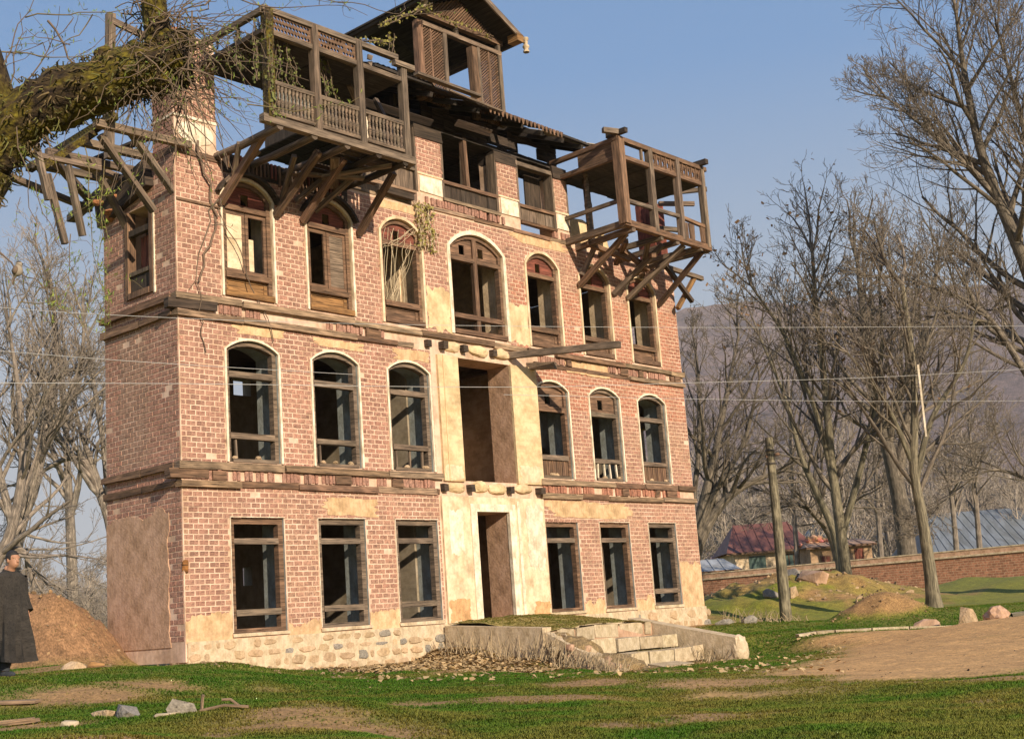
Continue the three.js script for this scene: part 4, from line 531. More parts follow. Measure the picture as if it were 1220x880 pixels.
// roof over the middle: sloping tin sheets on rafters, dark boarding beneath, lattice dormer on top
{
  const roof = sub('tin_roof', house), ex = (x) => V(x, 13.86 + (x < 7 ? 0.12 : 0), 0.85), slope = V(0, 0.42, -1).normalize();
  for (let x = 5.15, k = 0; x < 13.9; x += 0.82, k++) {
    const miss = k > 6 && k < 9, len = 4.6 - rr(0, 0.4), b = new B().tint(0.18), n = 10, sag = rr(-0.03, 0.03); if (miss && k === 7) b.setc(0.8);
    const off = rr(-0.05, 0.12); const at0 = (q, s) => ex(x + q * 0.86 / n).addScaledVector(slope, s).add(V(0, 0.028 * Math.sin(q * Math.PI) * 0 + (q % 2 ? 0.03 : 0) + sag + (k % 2) * 0.012, 0));
    const s0 = miss ? 0.5 : off, cuts = miss ? [[s0, 1.1], [1.5, len]] : [[s0, len]];
    for (const [u, w] of cuts) for (let q = 0; q < n; q++) { const A = at0(q, u), Bq = at0(q + 1, u), C = at0(q + 1, w), D = at0(q, w); b.quad(A, Bq, C, D); const dn = V(0, -0.004, 0); b.quad(D.clone().add(dn), C.clone().add(dn), Bq.clone().add(dn), A.clone().add(dn)); }
    b.mesh('tin_sheet', k > 7 ? M.concrete : M.tin, roof);
  }
  for (let x = 5.3; x < 13.8; x += 0.85) ln(roof, V(x, 13.72, 0.75), V(x, 15.5, -3.4), 0.1, 0.12, M.blackwood, 'rafter');
  for (const s of [0.1, 1.2, 2.4, 3.6]) ln(roof, ex(5.1).addScaledVector(slope, s).add(V(0, -0.06, 0)), ex(13.8).addScaledVector(slope, s).add(V(0, -0.06, 0)), 0.08, 0.06, M.blackwood, 'purlin');
  for (let k = 0; k < 22; k++) { const x = 5.2 + k * 0.37; new B().tint(0.25).box(x, x + 0.362, 13.2 + rr(0, 0.03), 13.24, x > 11.2 ? -1.1 : -4.2, -0.02).mesh('ceiling_board', M.blackwood, roof); }
  for (const [x0, x1, t] of [[5.3, 7.6, 0.15], [8.3, 9.6, 0.4]]) new B().tint(0.3).bar(V(x0, 13.2 + 0.6 * t, 0.8 * t), V(x1, 13.22 + 0.6 * t, 0.8 * t), 0.2, 0.025, 0.04, V(0, 0.8, -0.62)).mesh('soffit_board', M.darkwood, roof);
  for (let k = 0; k < 20; k++) new B().tint(0.2).box(5.2 + k * 0.42, 5.61 + k * 0.42, 13.2, 15.75, -3.6, -3.56).mesh('attic_board', M.darkwood, roof);
  for (let k = 0; k < 13; k++) { const x = 8.4 + k * 0.43; for (let j = 0; j < 4; j++) { if ((k === 9 || k === 10) && j === 2) continue; if (k === 7 && j === 3) continue; new B().tint(0.2).box(x, x + 0.425, 13.21 + j * 0.36, 13.55 + j * 0.36, -1.08, -1.04, 0.01).mesh('attic_board', M.darkwood, roof); } }
  for (let k = 0; k < 9; k++) { const z1 = -0.05 - k * 0.39; new B().tint(0.2).box(5.2, 5.24, 13.22, 14.2 - z1 * 0.42, z1 - 0.385, z1).mesh('attic_board', M.darkwood, roof); }
  for (let x = 9.0; x < 12.0; x += 0.16) new B().tint(0.2).bar(V(x, 13.86, 0.9), V(x, 13.7, 0.9), 0.13, 0.02, 0.05, V(0, 0, 1), 0.3).mesh('bargeboard_tooth', M.wood, roof);
  ln(roof, V(6.2, 13.95, 1.05), V(8.5, 13.98, 1.0), 0.16, 0.07, M.greywood, 'plank'); ln(roof, V(7.4, 13.85, 1.0), V(9.4, 13.82, 0.95), 0.05, 0.05, M.greywood, 'plank');
  const d = sub('lattice_dormer', house), zf = 0, Y0 = 13.95, pw = [[7.42, 0.19, M.wood], [8.36, 0.13, M.greywood], [9.5, 0.2, M.wood], [9.66, 0.1, M.greywood], [10.08, 0.07, M.wood], [10.5, 0.14, M.greywood], [7.86, 0.06, M.wood]];
  for (const [x, w, m] of pw) post(d, V(x, Y0, zf), V(x + (x === 9.5 ? -0.06 : 0), x === 9.5 ? 15.95 : 16.1, zf), w, m);
  ln(d, V(7.35, 16.08, zf), V(10.58, 16.08, zf), 0.14, 0.12, M.greywood, 'beam'); ln(d, V(7.3, 16.38, zf), V(10.65, 16.4, zf), 0.14, 0.12, M.wood, 'beam'); post(d, V(8.85, 16.1, zf), V(8.85, 16.4, zf), 0.1, M.greywood, 'short_post'); post(d, V(10.5, 16.1, zf), V(10.5, 16.4, zf), 0.1, M.greywood, 'short_post');
  for (const [a, b] of [[7.54, 7.83], [7.89, 8.29], [9.71, 10.04], [10.12, 10.43]]) { const l = new B(); const h = b - a; for (let y = Y0 - h; y < 16.05; y += 0.082) for (const s of [1, -1]) { let p0 = V(s > 0 ? a : b, y, 0), p1 = V(s > 0 ? b : a, y + h * 0.9, 0); const lo = Y0, hi = 16.03; const f = (q) => p0.clone().lerp(p1, clamp((q - p0.y) / (p1.y - p0.y))); const A = f(Math.max(lo, p0.y)), C = f(Math.min(hi, p1.y)); if (A.distanceTo(C) < 0.04) continue; A.z = C.z = zf + s * 0.012; l.tint(0.15).bar(A, C, 0.02, 0.03, 0, V(0, 0, 1)); } l.mesh('lattice_panel', M.wood, d); }
  const apex = 17.24, rake = (x) => 16.42 + (apex - 16.42) * (1 - Math.abs(x - 8.98) / 1.75); { const l = new B(); for (let x = 6.4; x < 11.6; x += 0.095) for (const s of [1, -1]) { let q = null, st = null; for (let t = 0; t <= 1; t += 0.02) { const xx = x + s * t * 1.0, y = 16.45 + t * 1.0; const ok = Math.abs(xx - 8.98) < 1.72 && y < rake(xx) - 0.03; if (ok && !st) st = V(xx, y, zf + s * 0.012); if (ok) q = V(xx, y, zf + s * 0.012); } if (st && q && st.distanceTo(q) > 0.06) l.tint(0.15).bar(st, q, 0.025, 0.035, 0, V(0, 0, 1)); } l.mesh('lattice_gable', M.wood, d); }
  for (const s of [-1, 1]) { const e = V(8.98 + s * 2.0, 16.42, 0), p = V(8.98, apex + 0.2, 0), n = V().crossVectors(p.clone().sub(e), V(0, 0, 1)).normalize(); for (let k = 0; k < 5; k++) { const z0 = 0.6 - k * 0.84, b = new B().tint(0.1); const q = [e.clone(), p.clone()].map((v) => v.clone()); b.hexa([V(q[0].x, q[0].y, z0), V(q[0].x, q[0].y + 0.05, z0), V(q[1].x, q[1].y + 0.05, z0), V(q[1].x, q[1].y, z0), V(q[0].x, q[0].y, z0 - 0.83), V(q[0].x, q[0].y + 0.05, z0 - 0.83), V(q[1].x, q[1].y + 0.05, z0 - 0.83), V(q[1].x, q[1].y, z0 - 0.83)]); b.mesh('dormer_roof_board', M.blackwood, d); }
    ln(d, e.clone().add(V(0, -0.06, 0.61)), p.clone().add(V(0, -0.06, 0.61)), 0.05, 0.16, M.greywood, 'rake_board'); ln(d, e.clone().add(V(-s * 0.1, -0.02, 0.6)), e.clone().add(V(-s * 0.1, -0.02, -3.5)), 0.1, 0.12, M.darkwood, 'eave_plate'); }
  new B().tint().bar(V(10.72, 16.4, 0.66), V(10.72, 16.4, 0.3), 0.26, 0.22).mesh('purlin_end', M.orangewood, d); new B().setc(0.95).soup(turned(0, 0, 0.42, 0, 0.09).translate(10.98, 16.05, 0.62), null, true).mesh('pendant', M.concrete, d);
  { const g = turned(0, 0, 0.5, 0, 0.1); g.translate(7.3, 16.25, 0.4); new B().soup(g, null, true).mesh('pendant', M.concrete, d); }
  new B().box(7.35, 9.0, 14.6, 16.4, -3.4, -3.34).mesh('back_boarding', M.darkwood, d); ln(d, V(10.55, 16.3, -0.1), V(10.55, 16.3, -3.3), 0.12, 0.12, M.darkwood, 'beam'); post(d, V(10.5, 15.3, -3.3), V(10.5, 16.3, -3.3), 0.14, M.darkwood);
  const cdn = (x) => { const q = []; for (const z of [0.4, -3.2]) for (const [y, xx] of [[14.1, x], [14.1, x + 0.05], [14.15, x + 0.05], [14.15, x]]) q.push(V(xx, y, z)); return q; }; new B().hexa(cdn(7.4)).mesh('floor_bearer', M.darkwood, d);
}

// ---------------------------------------------------------------- entrance platform and steps
const platY = (x, z) => 0.83 - 0.3 * sm(0.4, 3.2, z) + 0.07 * Math.sin((x - 7.25) / 3.8 * 3.14) + (noise(x * 2.5, z * 2.5, 44) - 0.5) * 0.1;
{
  const st = thing('entrance_steps', 'broken concrete entrance steps with low flank walls before the central doorway', 'steps');
  const q8 = (a, b) => [...a.map((v) => V(...v)), ...b.map((v) => V(...v))];
  new B().hexa(q8([[7.0, -0.6, 0.1], [7.0, 0.79, 0.1], [7.3, 0.79, 0.1], [7.3, -0.6, 0.1]], [[7.0, -0.6, 3.08], [7.0, 0.6, 3.08], [7.3, 0.6, 3.08], [7.3, -0.6, 3.08]])).mesh('flank_wall', M.concrete, st);
  new B().hexa(q8([[7.06, -0.8, 3.09], [7.06, 0.5, 3.09], [7.5, 0.5, 3.09], [7.5, -0.8, 3.09]], [[7.06, -0.8, 5.0], [7.06, -0.36, 5.0], [7.5, -0.36, 5.0], [7.5, -0.8, 5.0]])).mesh('broken_flank', M.concrete, st); for (let k = 0; k < 34; k++) { const z = rr(3.1, 5.1), top = 0.5 - (z - 3.1) * 0.46; new B().tint(0.25).soup(rock(0.13, 0.1, 0.14).translate(7.04 + rr(-0.06, 0.5), rr(-0.35, top + 0.03), z)).mesh('rubble_stone', R() < 0.5 ? M.concrete : M.mud, st); }
  new B().hexa(q8([[11.0, -0.8, 2.4], [11.0, 0.66, 2.4], [11.42, 0.66, 2.4], [11.42, -0.8, 2.4]], [[11.0, -0.8, 5.45], [11.0, 0.06, 5.4], [11.42, 0.06, 5.4], [11.42, -0.8, 5.45]])).mesh('flank_wall', M.concrete, st);
  new B().soup(blob(1, 0.24, 0.36, 0.2, 0.12, 4, 2).translate(11.22, -0.24, 5.35)).mesh('flank_end', M.concrete, st);
  { const b = new B(), N = 20, P = []; for (let i = 0; i <= N; i++) for (let j = 0; j <= N; j++) { const x = 7.25 + i / N * 3.8, z = 0.06 + j / N * 3.1; P.push(V(x, platY(x, z), z)); } for (let i = 0; i < N; i++) for (let j = 0; j < N; j++) { const a = i * (N + 1) + j, n = noise(P[a].x * 2, P[a].z * 2, 45); b.setc(0.36 + 0.2 * n, 0.30 + 0.12 * n, 0.09 + 0.06 * n); b.quad(P[a], P[a + 1], P[a + N + 2], P[a + N + 1], [P[a].x, P[a].z]); } b.mesh('earth_top', M.soil, st); }
  new B().box(7.31, 10.99, -0.6, 0.5, 0.3, 3.1).mesh('core', M.mud, st);
  const rows = [[3.12, 0.27, 0.56, 7.45], [3.85, -0.05, 0.24, 7.7], [4.6, -0.38, -0.08, 8.1]];
  rows.forEach(([z, y0, y1, x0], r) => { new B().box(x0 - 0.3, 10.98, y0 - 0.6, y1 - 0.07, z - 0.7, z - 0.06).mesh('tread', M.soil, st).geometry.attributes.color.array.forEach((v, i, a) => { a[i] = [0.2, 0.165, 0.075][i % 3]; }); for (let x = x0; x < 10.9;) { const w = Math.min(10.95 - x, rr(0.62, 0.95)); new B().tint(0.12).box(x, x + w - 0.05, y0, y1 + rr(-0.02, 0.02), z - 0.45, z + rr(-0.03, 0.03), 0.02).mesh('step_block', M.block, st); x += w; } });
  new B().tint().box(8.3, 9.3, -0.52, -0.36, 4.9, 5.35, 0.05).mesh('step_block', M.block, st);
  const so = new B(); for (const [x, y, z, a, b, c] of [[7.55, -0.02, 3.5, 0.5, 0.42, 0.6], [7.75, -0.36, 4.3, 0.6, 0.35, 0.7], [7.5, 0.1, 3.2, 0.35, 0.4, 0.4], [8.0, -0.55, 5.0, 0.7, 0.2, 0.5]]) { so.setc(0.31, 0.22, 0.115); so.soup(blob(1, a, b * 0.85, c, 0.42, x, 4).translate(x, y, z)); } so.mesh('earth_slump', M.soil, st);
}

// ---------------------------------------------------------------- bare trees
const wig = (v, a) => V(v.x + rr(-a, a), v.y + rr(-a, a), v.z + rr(-a, a)).normalize();
function growBranch(bs, p0, dir, len, r, lev, o) {
  const n = lev >= 2 ? 3 : lev === 1 ? 5 : 6, pts = [p0.clone()], d = dir.clone(); let p = p0.clone();
  for (let i = 0; i < n; i++) { d.copy(wig(d, o.wiggle * (lev > 1 ? 1.2 : 0.8))); d.y += (o.up ?? 0.1) * (lev > 0 ? 1 : 0.5); d.normalize(); p = p.clone().addScaledVector(d, len / n); pts.push(p); }
  const rt = Math.max(o.tip, r * 0.35); (lev >= 2 ? bs.tw : bs.br).tint(0.12).tube(pts, (t) => r + (rt - r) * t, lev === 0 ? 7 : lev === 1 ? 5 : 3, false);
  bs.tips.push(p);
  if (lev >= o.levels) return;
  const k = o.kids[lev] ?? 4;
  for (let i = 0; i < k; i++) {
    const t = 0.22 + 0.78 * (i + R()) / k, f = Math.min(n - 1e-3, t * n), a = Math.floor(f), q = pts[a].clone().lerp(pts[a + 1], f - a), td = pts[a + 1].clone().sub(pts[a]).normalize();
    const side = V().crossVectors(td, wig(V(0, 0.001, 0), 1)).normalize(), ang = rr(0.45, 0.95), nd = td.multiplyScalar(Math.cos(ang)).addScaledVector(side, Math.sin(ang));
    growBranch(bs, q, nd, len * rr(0.38, 0.62) * (1.15 - 0.4 * t), Math.max(o.tip, (r + (rt - r) * t) * rr(0.45, 0.68)), lev + 1, o);
  }
}
function tree(name, label, group, stems, o) {
  const base = stems[0].pts[0], root = thing(name, label, 'tree', group), bs = { br: new B(), tw: new B(), tips: [] }, tr = [];
  o = { levels: 3, kids: [7, 6, 5], wiggle: 0.22, tip: 0.012, up: 0.1, mat: M.greybark, ...o };
  for (const s of stems) {
    const c = new THREE.CatmullRomCurve3(s.pts), P = c.getPoints(18), t = new B().tint(0.08); t.tube(P, (q) => s.r0 + (s.r1 - s.r0) * q + (s === stems[0] ? s.r0 * 0.5 * Math.exp(-q * 22) : 0), 10, true); t.mesh('trunk', o.mat, root);
    const n = s.kids ?? 12;
    for (let i = 0; i < n; i++) { const q = s.from + (1 - s.from) * (i + 0.5 * R()) / n, p = c.getPoint(q), td = c.getTangent(q), side = V().crossVectors(td, wig(V(0, 0.001, 0), 1)).normalize(), a = rr(0.4, 0.95); growBranch(bs, p, td.multiplyScalar(Math.cos(a)).addScaledVector(side, Math.sin(a)), (s.len ?? 4) * (1.15 - 0.55 * (q - s.from) / (1 - s.from)) * rr(0.75, 1.2), (s.r0 + (s.r1 - s.r0) * q) * rr(0.4, 0.65), 0, o); }
    const e = c.getPoint(1), td = c.getTangent(1); for (let i = 0; i < 3; i++) growBranch(bs, e, wig(td, 0.5), (s.len ?? 4) * 0.6, s.r1, 0, o);
  }
  if (bs.br.p.length) bs.br.mesh('branch', o.bmat ?? o.mat, root); if (bs.tw.p.length) bs.tw.mesh('twig', o.tmat ?? o.bmat ?? o.mat, root);
  root.userData.tips = undefined; return { root, tips: bs.tips };
}
const path = (d, ...xy) => xy.map(([x, y, dd]) => at(x, y, dd ?? d));
const grounded = (pts) => { const p = pts[0]; p.y = H(p.x, p.z) - 0.1; return pts; };
const W_ = (px, d) => px * d / FPX;                                      // pixels to metres at a distance
const GR = 'bare trees beyond the right end of the house', GL = 'bare trees beyond the left end of the house';
const T1 = tree('bare_tree', 'slim bare tree behind the utility pole with brown seed clusters in its crown', GR, [
  { pts: grounded(path(50, [1012, 727], [1003, 640], [992, 560], [984, 470], [974, 380], [968, 300])), r0: W_(7.6, 50), r1: 0.06, from: 0.32, kids: 20, len: 4.6 },
  { pts: path(50, [996, 590], [975, 500], [935, 400], [895, 340]), r0: 0.12, r1: 0.04, from: 0.3, kids: 10, len: 3.2 }, { pts: path(50, [1003, 640], [1030, 540], [1050, 430], [1048, 330]), r0: 0.14, r1: 0.05, from: 0.3, kids: 12, len: 3.4 }], { mat: M.palebark, bmat: M.bark, kids: [5, 4, 3], tip: 0.009 });
{ // seed heads and withered leaves left on the crown
  const g = new B(); g.bar(V(-0.5, 0, 0), V(0.5, 0.1, 0), 0.8, 0.02, 0.3); const n = 420, im = new THREE.InstancedMesh(g.geometry(), mat(0.24, 0.14, 0.07), n), m = new THREE.Matrix4(), q = new THREE.Quaternion(); for (let i = 0; i < n; i++) { const t = T1.tips[Math.floor(Math.pow(R(), 1) * T1.tips.length)]; q.setFromEuler(new THREE.Euler(rr(0, 6), rr(0, 6), rr(0, 6))); const k = i % 3 ? rr(0.06, 0.12) : rr(0.08, 0.16); m.compose(t.clone().add(V(rr(-0.2, 0.2), rr(-0.3, 0.05), rr(-0.2, 0.2))), q, V(k, k, k)); im.setMatrixAt(i, m); } im.name = 'leaf'; im.userData.kind = 'stuff'; im.castShadow = true; T1.root.add(im);
}
tree('bare_tree', 'bare tree with a curved pale trunk standing before the brick wall', GR, [
  { pts: grounded(path(38, [1114, 727], [1107, 670], [1098, 610], [1089, 560], [1090, 500], [1088, 430], [1075, 340])), r0: W_(7.8, 38), r1: 0.07, from: 0.38, kids: 16, len: 3.6 },
  { pts: path(38, [1092, 570], [1110, 500], [1150, 430], [1165, 360]), r0: 0.1, r1: 0.03, from: 0.3, kids: 9, len: 2.4 }, { pts: path(38, [1089, 555], [1070, 510], [1050, 470], [1010, 420]), r0: 0.09, r1: 0.03, from: 0.3, kids: 8, len: 2.2 }], { mat: M.palebark, bmat: M.bark, kids: [4, 4, 3], tip: 0.008 });
tree('bare_tree', 'thick forked bare tree growing behind the brick wall', GR, [
  { pts: grounded(path(68, [1083, 680], [1075, 610], [1060, 540], [1042, 470], [1030, 390], [1022, 310])), r0: W_(12, 68), r1: 0.1, from: 0.4, kids: 16, len: 5.5 },
  { pts: path(68, [1068, 580], [1078, 520], [1092, 440], [1110, 360], [1120, 300]), r0: 0.34, r1: 0.06, from: 0.3, kids: 12, len: 4.5 }], { mat: M.bark, kids: [4, 4, 4], tip: 0.012 });
tree('bare_tree', 'slender leaning bare tree close to the brick wall behind the slim tree', GR, [
  { pts: grounded(path(58, [1003, 690], [996, 640], [975, 590], [955, 545], [938, 480], [905, 400])), r0: W_(6, 58), r1: 0.05, from: 0.35, kids: 14, len: 4 }], { mat: M.palebark, bmat: M.bark, kids: [4, 4, 3], tip: 0.008 });
tree('bare_tree', 'large bare tree reaching in from the right edge', GR, [
  { pts: grounded(path(44, [1330, 760], [1300, 600], [1268, 450], [1220, 310], [1172, 190], [1150, 90], [1140, 20])), r0: 0.38, r1: 0.05, from: 0.3, kids: 28, len: 4.6 },
  { pts: path(44, [1236, 350], [1235, 230], [1212, 120], [1190, 40]), r0: 0.15, r1: 0.04, from: 0.2, kids: 18, len: 3.2 }, { pts: path(44, [1192, 240], [1150, 195], [1100, 150], [1055, 115]), r0: 0.12, r1: 0.03, from: 0.15, kids: 18, len: 2.5 },
  { pts: path(44, [1290, 560], [1220, 440], [1170, 370], [1120, 345], [1070, 330]), r0: 0.15, r1: 0.03, from: 0.25, kids: 18, len: 3.0 }, { pts: path(44, [1305, 640], [1240, 580], [1180, 560], [1120, 600]), r0: 0.1, r1: 0.02, from: 0.3, kids: 9, len: 2.5 }], { mat: M.bark, kids: [6, 5, 4], tip: 0.007 });
tree('bare_tree', 'dark many stemmed bare tree beside the right corner of the house', GR, [
  { pts: grounded(path(64, [812, 690], [836, 640], [865, 595], [900, 572], [935, 560])), r0: 0.34, r1: 0.08, from: 0.35, kids: 10, len: 4 },
  { pts: path(64, [822, 670], [838, 600], [852, 540], [866, 470], [880, 400]), r0: 0.3, r1: 0.06, from: 0.25, kids: 14, len: 4 }, { pts: path(64, [826, 660], [850, 590], [885, 530], [905, 450]), r0: 0.24, r1: 0.05, from: 0.25, kids: 12, len: 3.6 }, { pts: path(64, [820, 640], [832, 540], [832, 450], [828, 410]), r0: 0.16, r1: 0.04, from: 0.3, kids: 8, len: 2.4 }], { mat: M.bark, kids: [4, 4, 3], tip: 0.011 });
tree('bare_tree', 'low spreading dark tree in front of the far houses', GR, [
  { pts: grounded(path(78, [1002, 680], [996, 650], [980, 622], [955, 600], [925, 592])), r0: 0.4, r1: 0.07, from: 0.3, kids: 12, len: 3.6 }, { pts: path(78, [994, 645], [1010, 610], [1030, 580], [1045, 555]), r0: 0.2, r1: 0.05, from: 0.3, kids: 10, len: 3 }], { mat: M.bark, kids: [4, 4, 3], tip: 0.013, up: 0.02 });
for (const [i, [x, d, y, lab]] of [[1168, 80, 520, 'thin straight bare tree behind the wall before the long grey roof'], [1140, 84, 560, 'short thin bare tree left of the long grey roof'], [1050, 84, 470, 'tall grey bare tree far behind the wall between two trunks'], [950, 90, 430, 'tall faint bare tree rising behind the red roofed house']].entries())
  tree('bare_tree', lab, GR, [{ pts: grounded(path(d, [x, 680], [x - 3, 620], [x - 8, (y + 600) / 2], [x - 12, y], [x - 14, y - 60])), r0: 0.2, r1: 0.04, from: 0.25, kids: 16, len: 3.6 }], { mat: M.greybark, kids: [4, 4, 3], tip: 0.014 });
const LT = [
  ['tall pale bare tree left of the house with a bent limb', 72, [[[8, 735], [20, 640], [42, 570], [60, 480], [66, 400], [62, 350]], [[30, 600], [34, 520], [40, 460], [75, 445]], [[50, 540], [75, 490], [95, 440], [100, 380]]]],
  ['bare tree with arching limbs beside the left corner of the house', 78, [[[142, 720], [135, 640], [120, 590], [95, 545], [60, 555], [20, 590]], [[128, 610], [112, 560], [95, 510], [80, 440]], [[132, 630], [124, 540], [112, 460], [104, 400]]]],
  ['dark bare tree at the left edge behind the man', 69, [[[-30, 760], [-15, 690], [10, 640], [26, 560], [22, 470], [10, 390]], [[-5, 665], [25, 655], [40, 700]], [[14, 625], [-10, 520], [-14, 430]]]],
  ['distant bare tree in the gap left of the house', 92, [[[88, 715], [84, 640], [80, 560], [76, 470], [70, 400]], [[83, 620], [100, 540], [112, 470]], [[82, 590], [50, 500], [34, 430]]]],
];
LT.forEach(([lab, d, st]) => tree('bare_tree', lab, GL, st.map((s, i) => ({ pts: i ? path(d, ...s) : grounded(path(d, ...s)), r0: i ? 0.24 : 0.44, r1: 0.07, from: i ? 0.2 : 0.3, kids: i ? 8 : 11, len: i ? 4.6 : 6 })), { mat: M.greybark, kids: [4, 4, 4], tip: 0.012 }));
{ // far woodland: three bare trees repeated
  const proto = [0, 1, 2].map(() => { const bs = { br: new B(), tw: new B(), tips: [] }; bs.tw = bs.br; bs.br.tube([V(0, -1, 0), V(0.1, 5, 0), V(0, 11, 0.2)], (t) => 0.22 - 0.15 * t, 5, false); for (let i = 0; i < 16; i++) growBranch(bs, V(0.05, 2 + i * 0.58, 0.1), wig(V(rr(-1, 1), 0.9, rr(-1, 1)), 0.2), rr(2.4, 4.2), 0.075, 0, { levels: 2, kids: [6, 6], wiggle: 0.25, tip: 0.02, up: 0.12 }); return bs.br.geometry(); });
  const ims = proto.map((g) => { const im = new THREE.InstancedMesh(g, mat(0.30, 0.265, 0.225, { rough: 1 }), 240); im.userData.n = 0; return im; });
  const m = new THREE.Matrix4(), q = new THREE.Quaternion(), c = new THREE.Color();
  const put = (px, d, s) => { const im = pick(ims), p = at(px, 700, d); p.y = H(p.x, p.z); q.setFromAxisAngle(V(0, 1, 0), rr(0, 6.3)); const i = im.userData.n; if (i >= 240) return; im.userData.n++; m.compose(p, q, V(s, s * rr(0.85, 1.2), s)); im.setMatrixAt(i, m); { const k = rr(0.75, 1.25); c.setRGB(k * 1.06, k, k * 0.96); } im.setColorAt(i, c); };
  for (let i = 0; i < 190; i++) put(rr(-60, 190), rr(125, 330), rr(0.5, 0.95)); for (let i = 0; i < 330; i++) put(rr(800, 1320), rr(115, 330), rr(0.7, 1.2)); for (let i = 0; i < 60; i++) put(rr(1120, 1300), rr(100, 170), rr(0.5, 0.8));
  const g = new THREE.Group(); g.name = 'far_woodland'; ims.forEach((im) => { im.count = im.userData.n; im.name = 'bare_trees'; delete im.userData.n; g.add(im); }); scene.add(g); tag(g, 'brown leafless woodland massed in the distance on both sides', 'woodland', null, 'stuff');
}
{ // mossy old tree at the left edge, its limb crossing before the house
  const root = thing('mossy_tree', 'old mossy tree whose heavy limb crosses the upper left before the house', 'tree'), d = 9.6, lim = new B(), stem = new B();
  const tp = path(d, [-150, 900], [-140, 640], [-120, 420], [-75, 280], [-22, 190]); tp[0].y = H(tp[0].x, tp[0].z) - 0.1;
  stem.tube(new THREE.CatmullRomCurve3(tp).getPoints(20), (t) => 0.36 - 0.1 * t, 14); stem.mesh('trunk', M.mossbark, root);
  const lp = new THREE.CatmullRomCurve3(path(d, [-40, 225], [6, 158], [58, 122], [115, 100], [168, 84], [205, 72], [218, 66])).getPoints(90), g = new B(); g.tube(lp, (t) => (0.23 - 0.075 * t) * (1 + 0.18 * (noise(t * 9, 1, 61) - 0.5) + (t > 0.8 ? 0.35 * (t - 0.8) * 5 * (noise(t * 30, 2, 62)) : 0)), 24);
  for (let i = 0; i < g.p.length; i += 3) { const k = noise(g.p[i] * 5, g.p[i + 1] * 9 + g.p[i + 2] * 6, 63, 4) - 0.5; for (let q = 0; q < 3; q++) g.p[i + q] += g.n[i + q] * k * 0.13; } g.mesh('limb', M.mossbark, root);
  { const fb = new B(), cv = new THREE.CatmullRomCurve3(lp); for (let k = 0; k < 1100; k++) { const t = rr(0.0, 0.99), c0 = cv.getPoint(t), td = cv.getTangent(t), nn = V().crossVectors(td, wig(V(0, 0.001, 0), 1)).normalize(), r0 = (0.23 - 0.075 * t) * 1.02, a = c0.clone().addScaledVector(nn, r0), l = 0.02 + 0.09 * R() * R(); const q1 = rr(0.5, 1.3), gr = R() < 0.45; fb.setc(q1 * (gr ? 0.9 : 1), q1 * (gr ? 1.0 : 0.8), q1 * (gr ? 0.45 : 0.6)); const b2 = a.clone().addScaledVector(wig(td, 0.9), l * (R() < 0.5 ? 1 : -1)).addScaledVector(nn, rr(-0.01, 0.05)).add(V(0, -0.5 * l, 0)); fb.tube([a, a.clone().lerp(b2, 0.5).addScaledVector(nn, 0.02), b2], (u) => rr(0.004, 0.010) * (1 - 0.7 * u), 4, false); } fb.mesh('moss_fibre', mat(0.15, 0.13, 0.08, { rough: 1 }), root); }
  const up = new B(); up.tube(new THREE.CatmullRomCurve3(path(d, [186, 92], [190, 50], [184, 15], [180, -40], [170, -120])).getPoints(14), (t) => 0.11 - 0.03 * t, 10); up.mesh('limb', M.mossbark, root);
  const up2 = new B(); up2.tube(new THREE.CatmullRomCurve3(path(d, [0, 170], [-30, 60], [-80, -80])).getPoints(10), (t) => 0.2 - 0.05 * t, 10); up2.mesh('limb', M.mossbark, root);
  for (let k = 0; k < 44; k++) { const t = rr(0.55, 1), p = lp[Math.floor(t * 90)]; const b = blob(1, rr(0.04, 0.1), rr(0.04, 0.09), rr(0.04, 0.1), 0.5, k * 3, 1); b.translate(p.x + rr(-0.05, 0.05), p.y + rr(-0.16, 0.2), p.z + rr(-0.05, 0.05)); new B().tint(0.2).soup(b, null, true).mesh('burl', M.mossbark, root); }
  const tw = new B(), lf = [], strand = (pts, r, leaves, green) => { const c = new THREE.CatmullRomCurve3(pts), P = c.getPoints(Math.max(6, Math.round(c.getLength() * 9))); tw.setc(green ? 1.2 : 1, green ? 1.3 : 1, green ? 0.9 : 1).tube(P, (t) => 0.8 * r * (1 - 0.65 * t), 4, false); const n = Math.round(c.getLength() * leaves); for (let i = 0; i < n; i++) lf.push([c.getPoint(0.1 + 0.9 * R()), c.getTangent(0.5)]); return c; };
  // hanging shoots from the limb's broken end and from above
  const wob = (a, b, n, w, sag) => { const o = []; for (let i = 0; i <= n; i++) { const t = i / n; o.push(a.clone().lerp(b, t).add(V(rr(-w, w), rr(-w, w) - sag * 4 * t * (1 - t), rr(-w, w)))); } return o; };
  for (let k = 0; k < 190; k++) { const a = at(rr(140, 235), rr(5, 115), d + rr(-0.25, 0.25)), an = rr(-2.6, 0.9), l = rr(0.25, 0.9); strand(wob(a, a.clone().add(at(610 + Math.cos(an) * 100, 440 - Math.sin(an) * 100, d).sub(at(610, 440, d)).multiplyScalar(l * FPX / d / 100)).add(V(0, -0.1 * l, 0)), 5, 0.05, -0.05), rr(0.004, 0.009), k % 3 ? 3 : 10, false); }
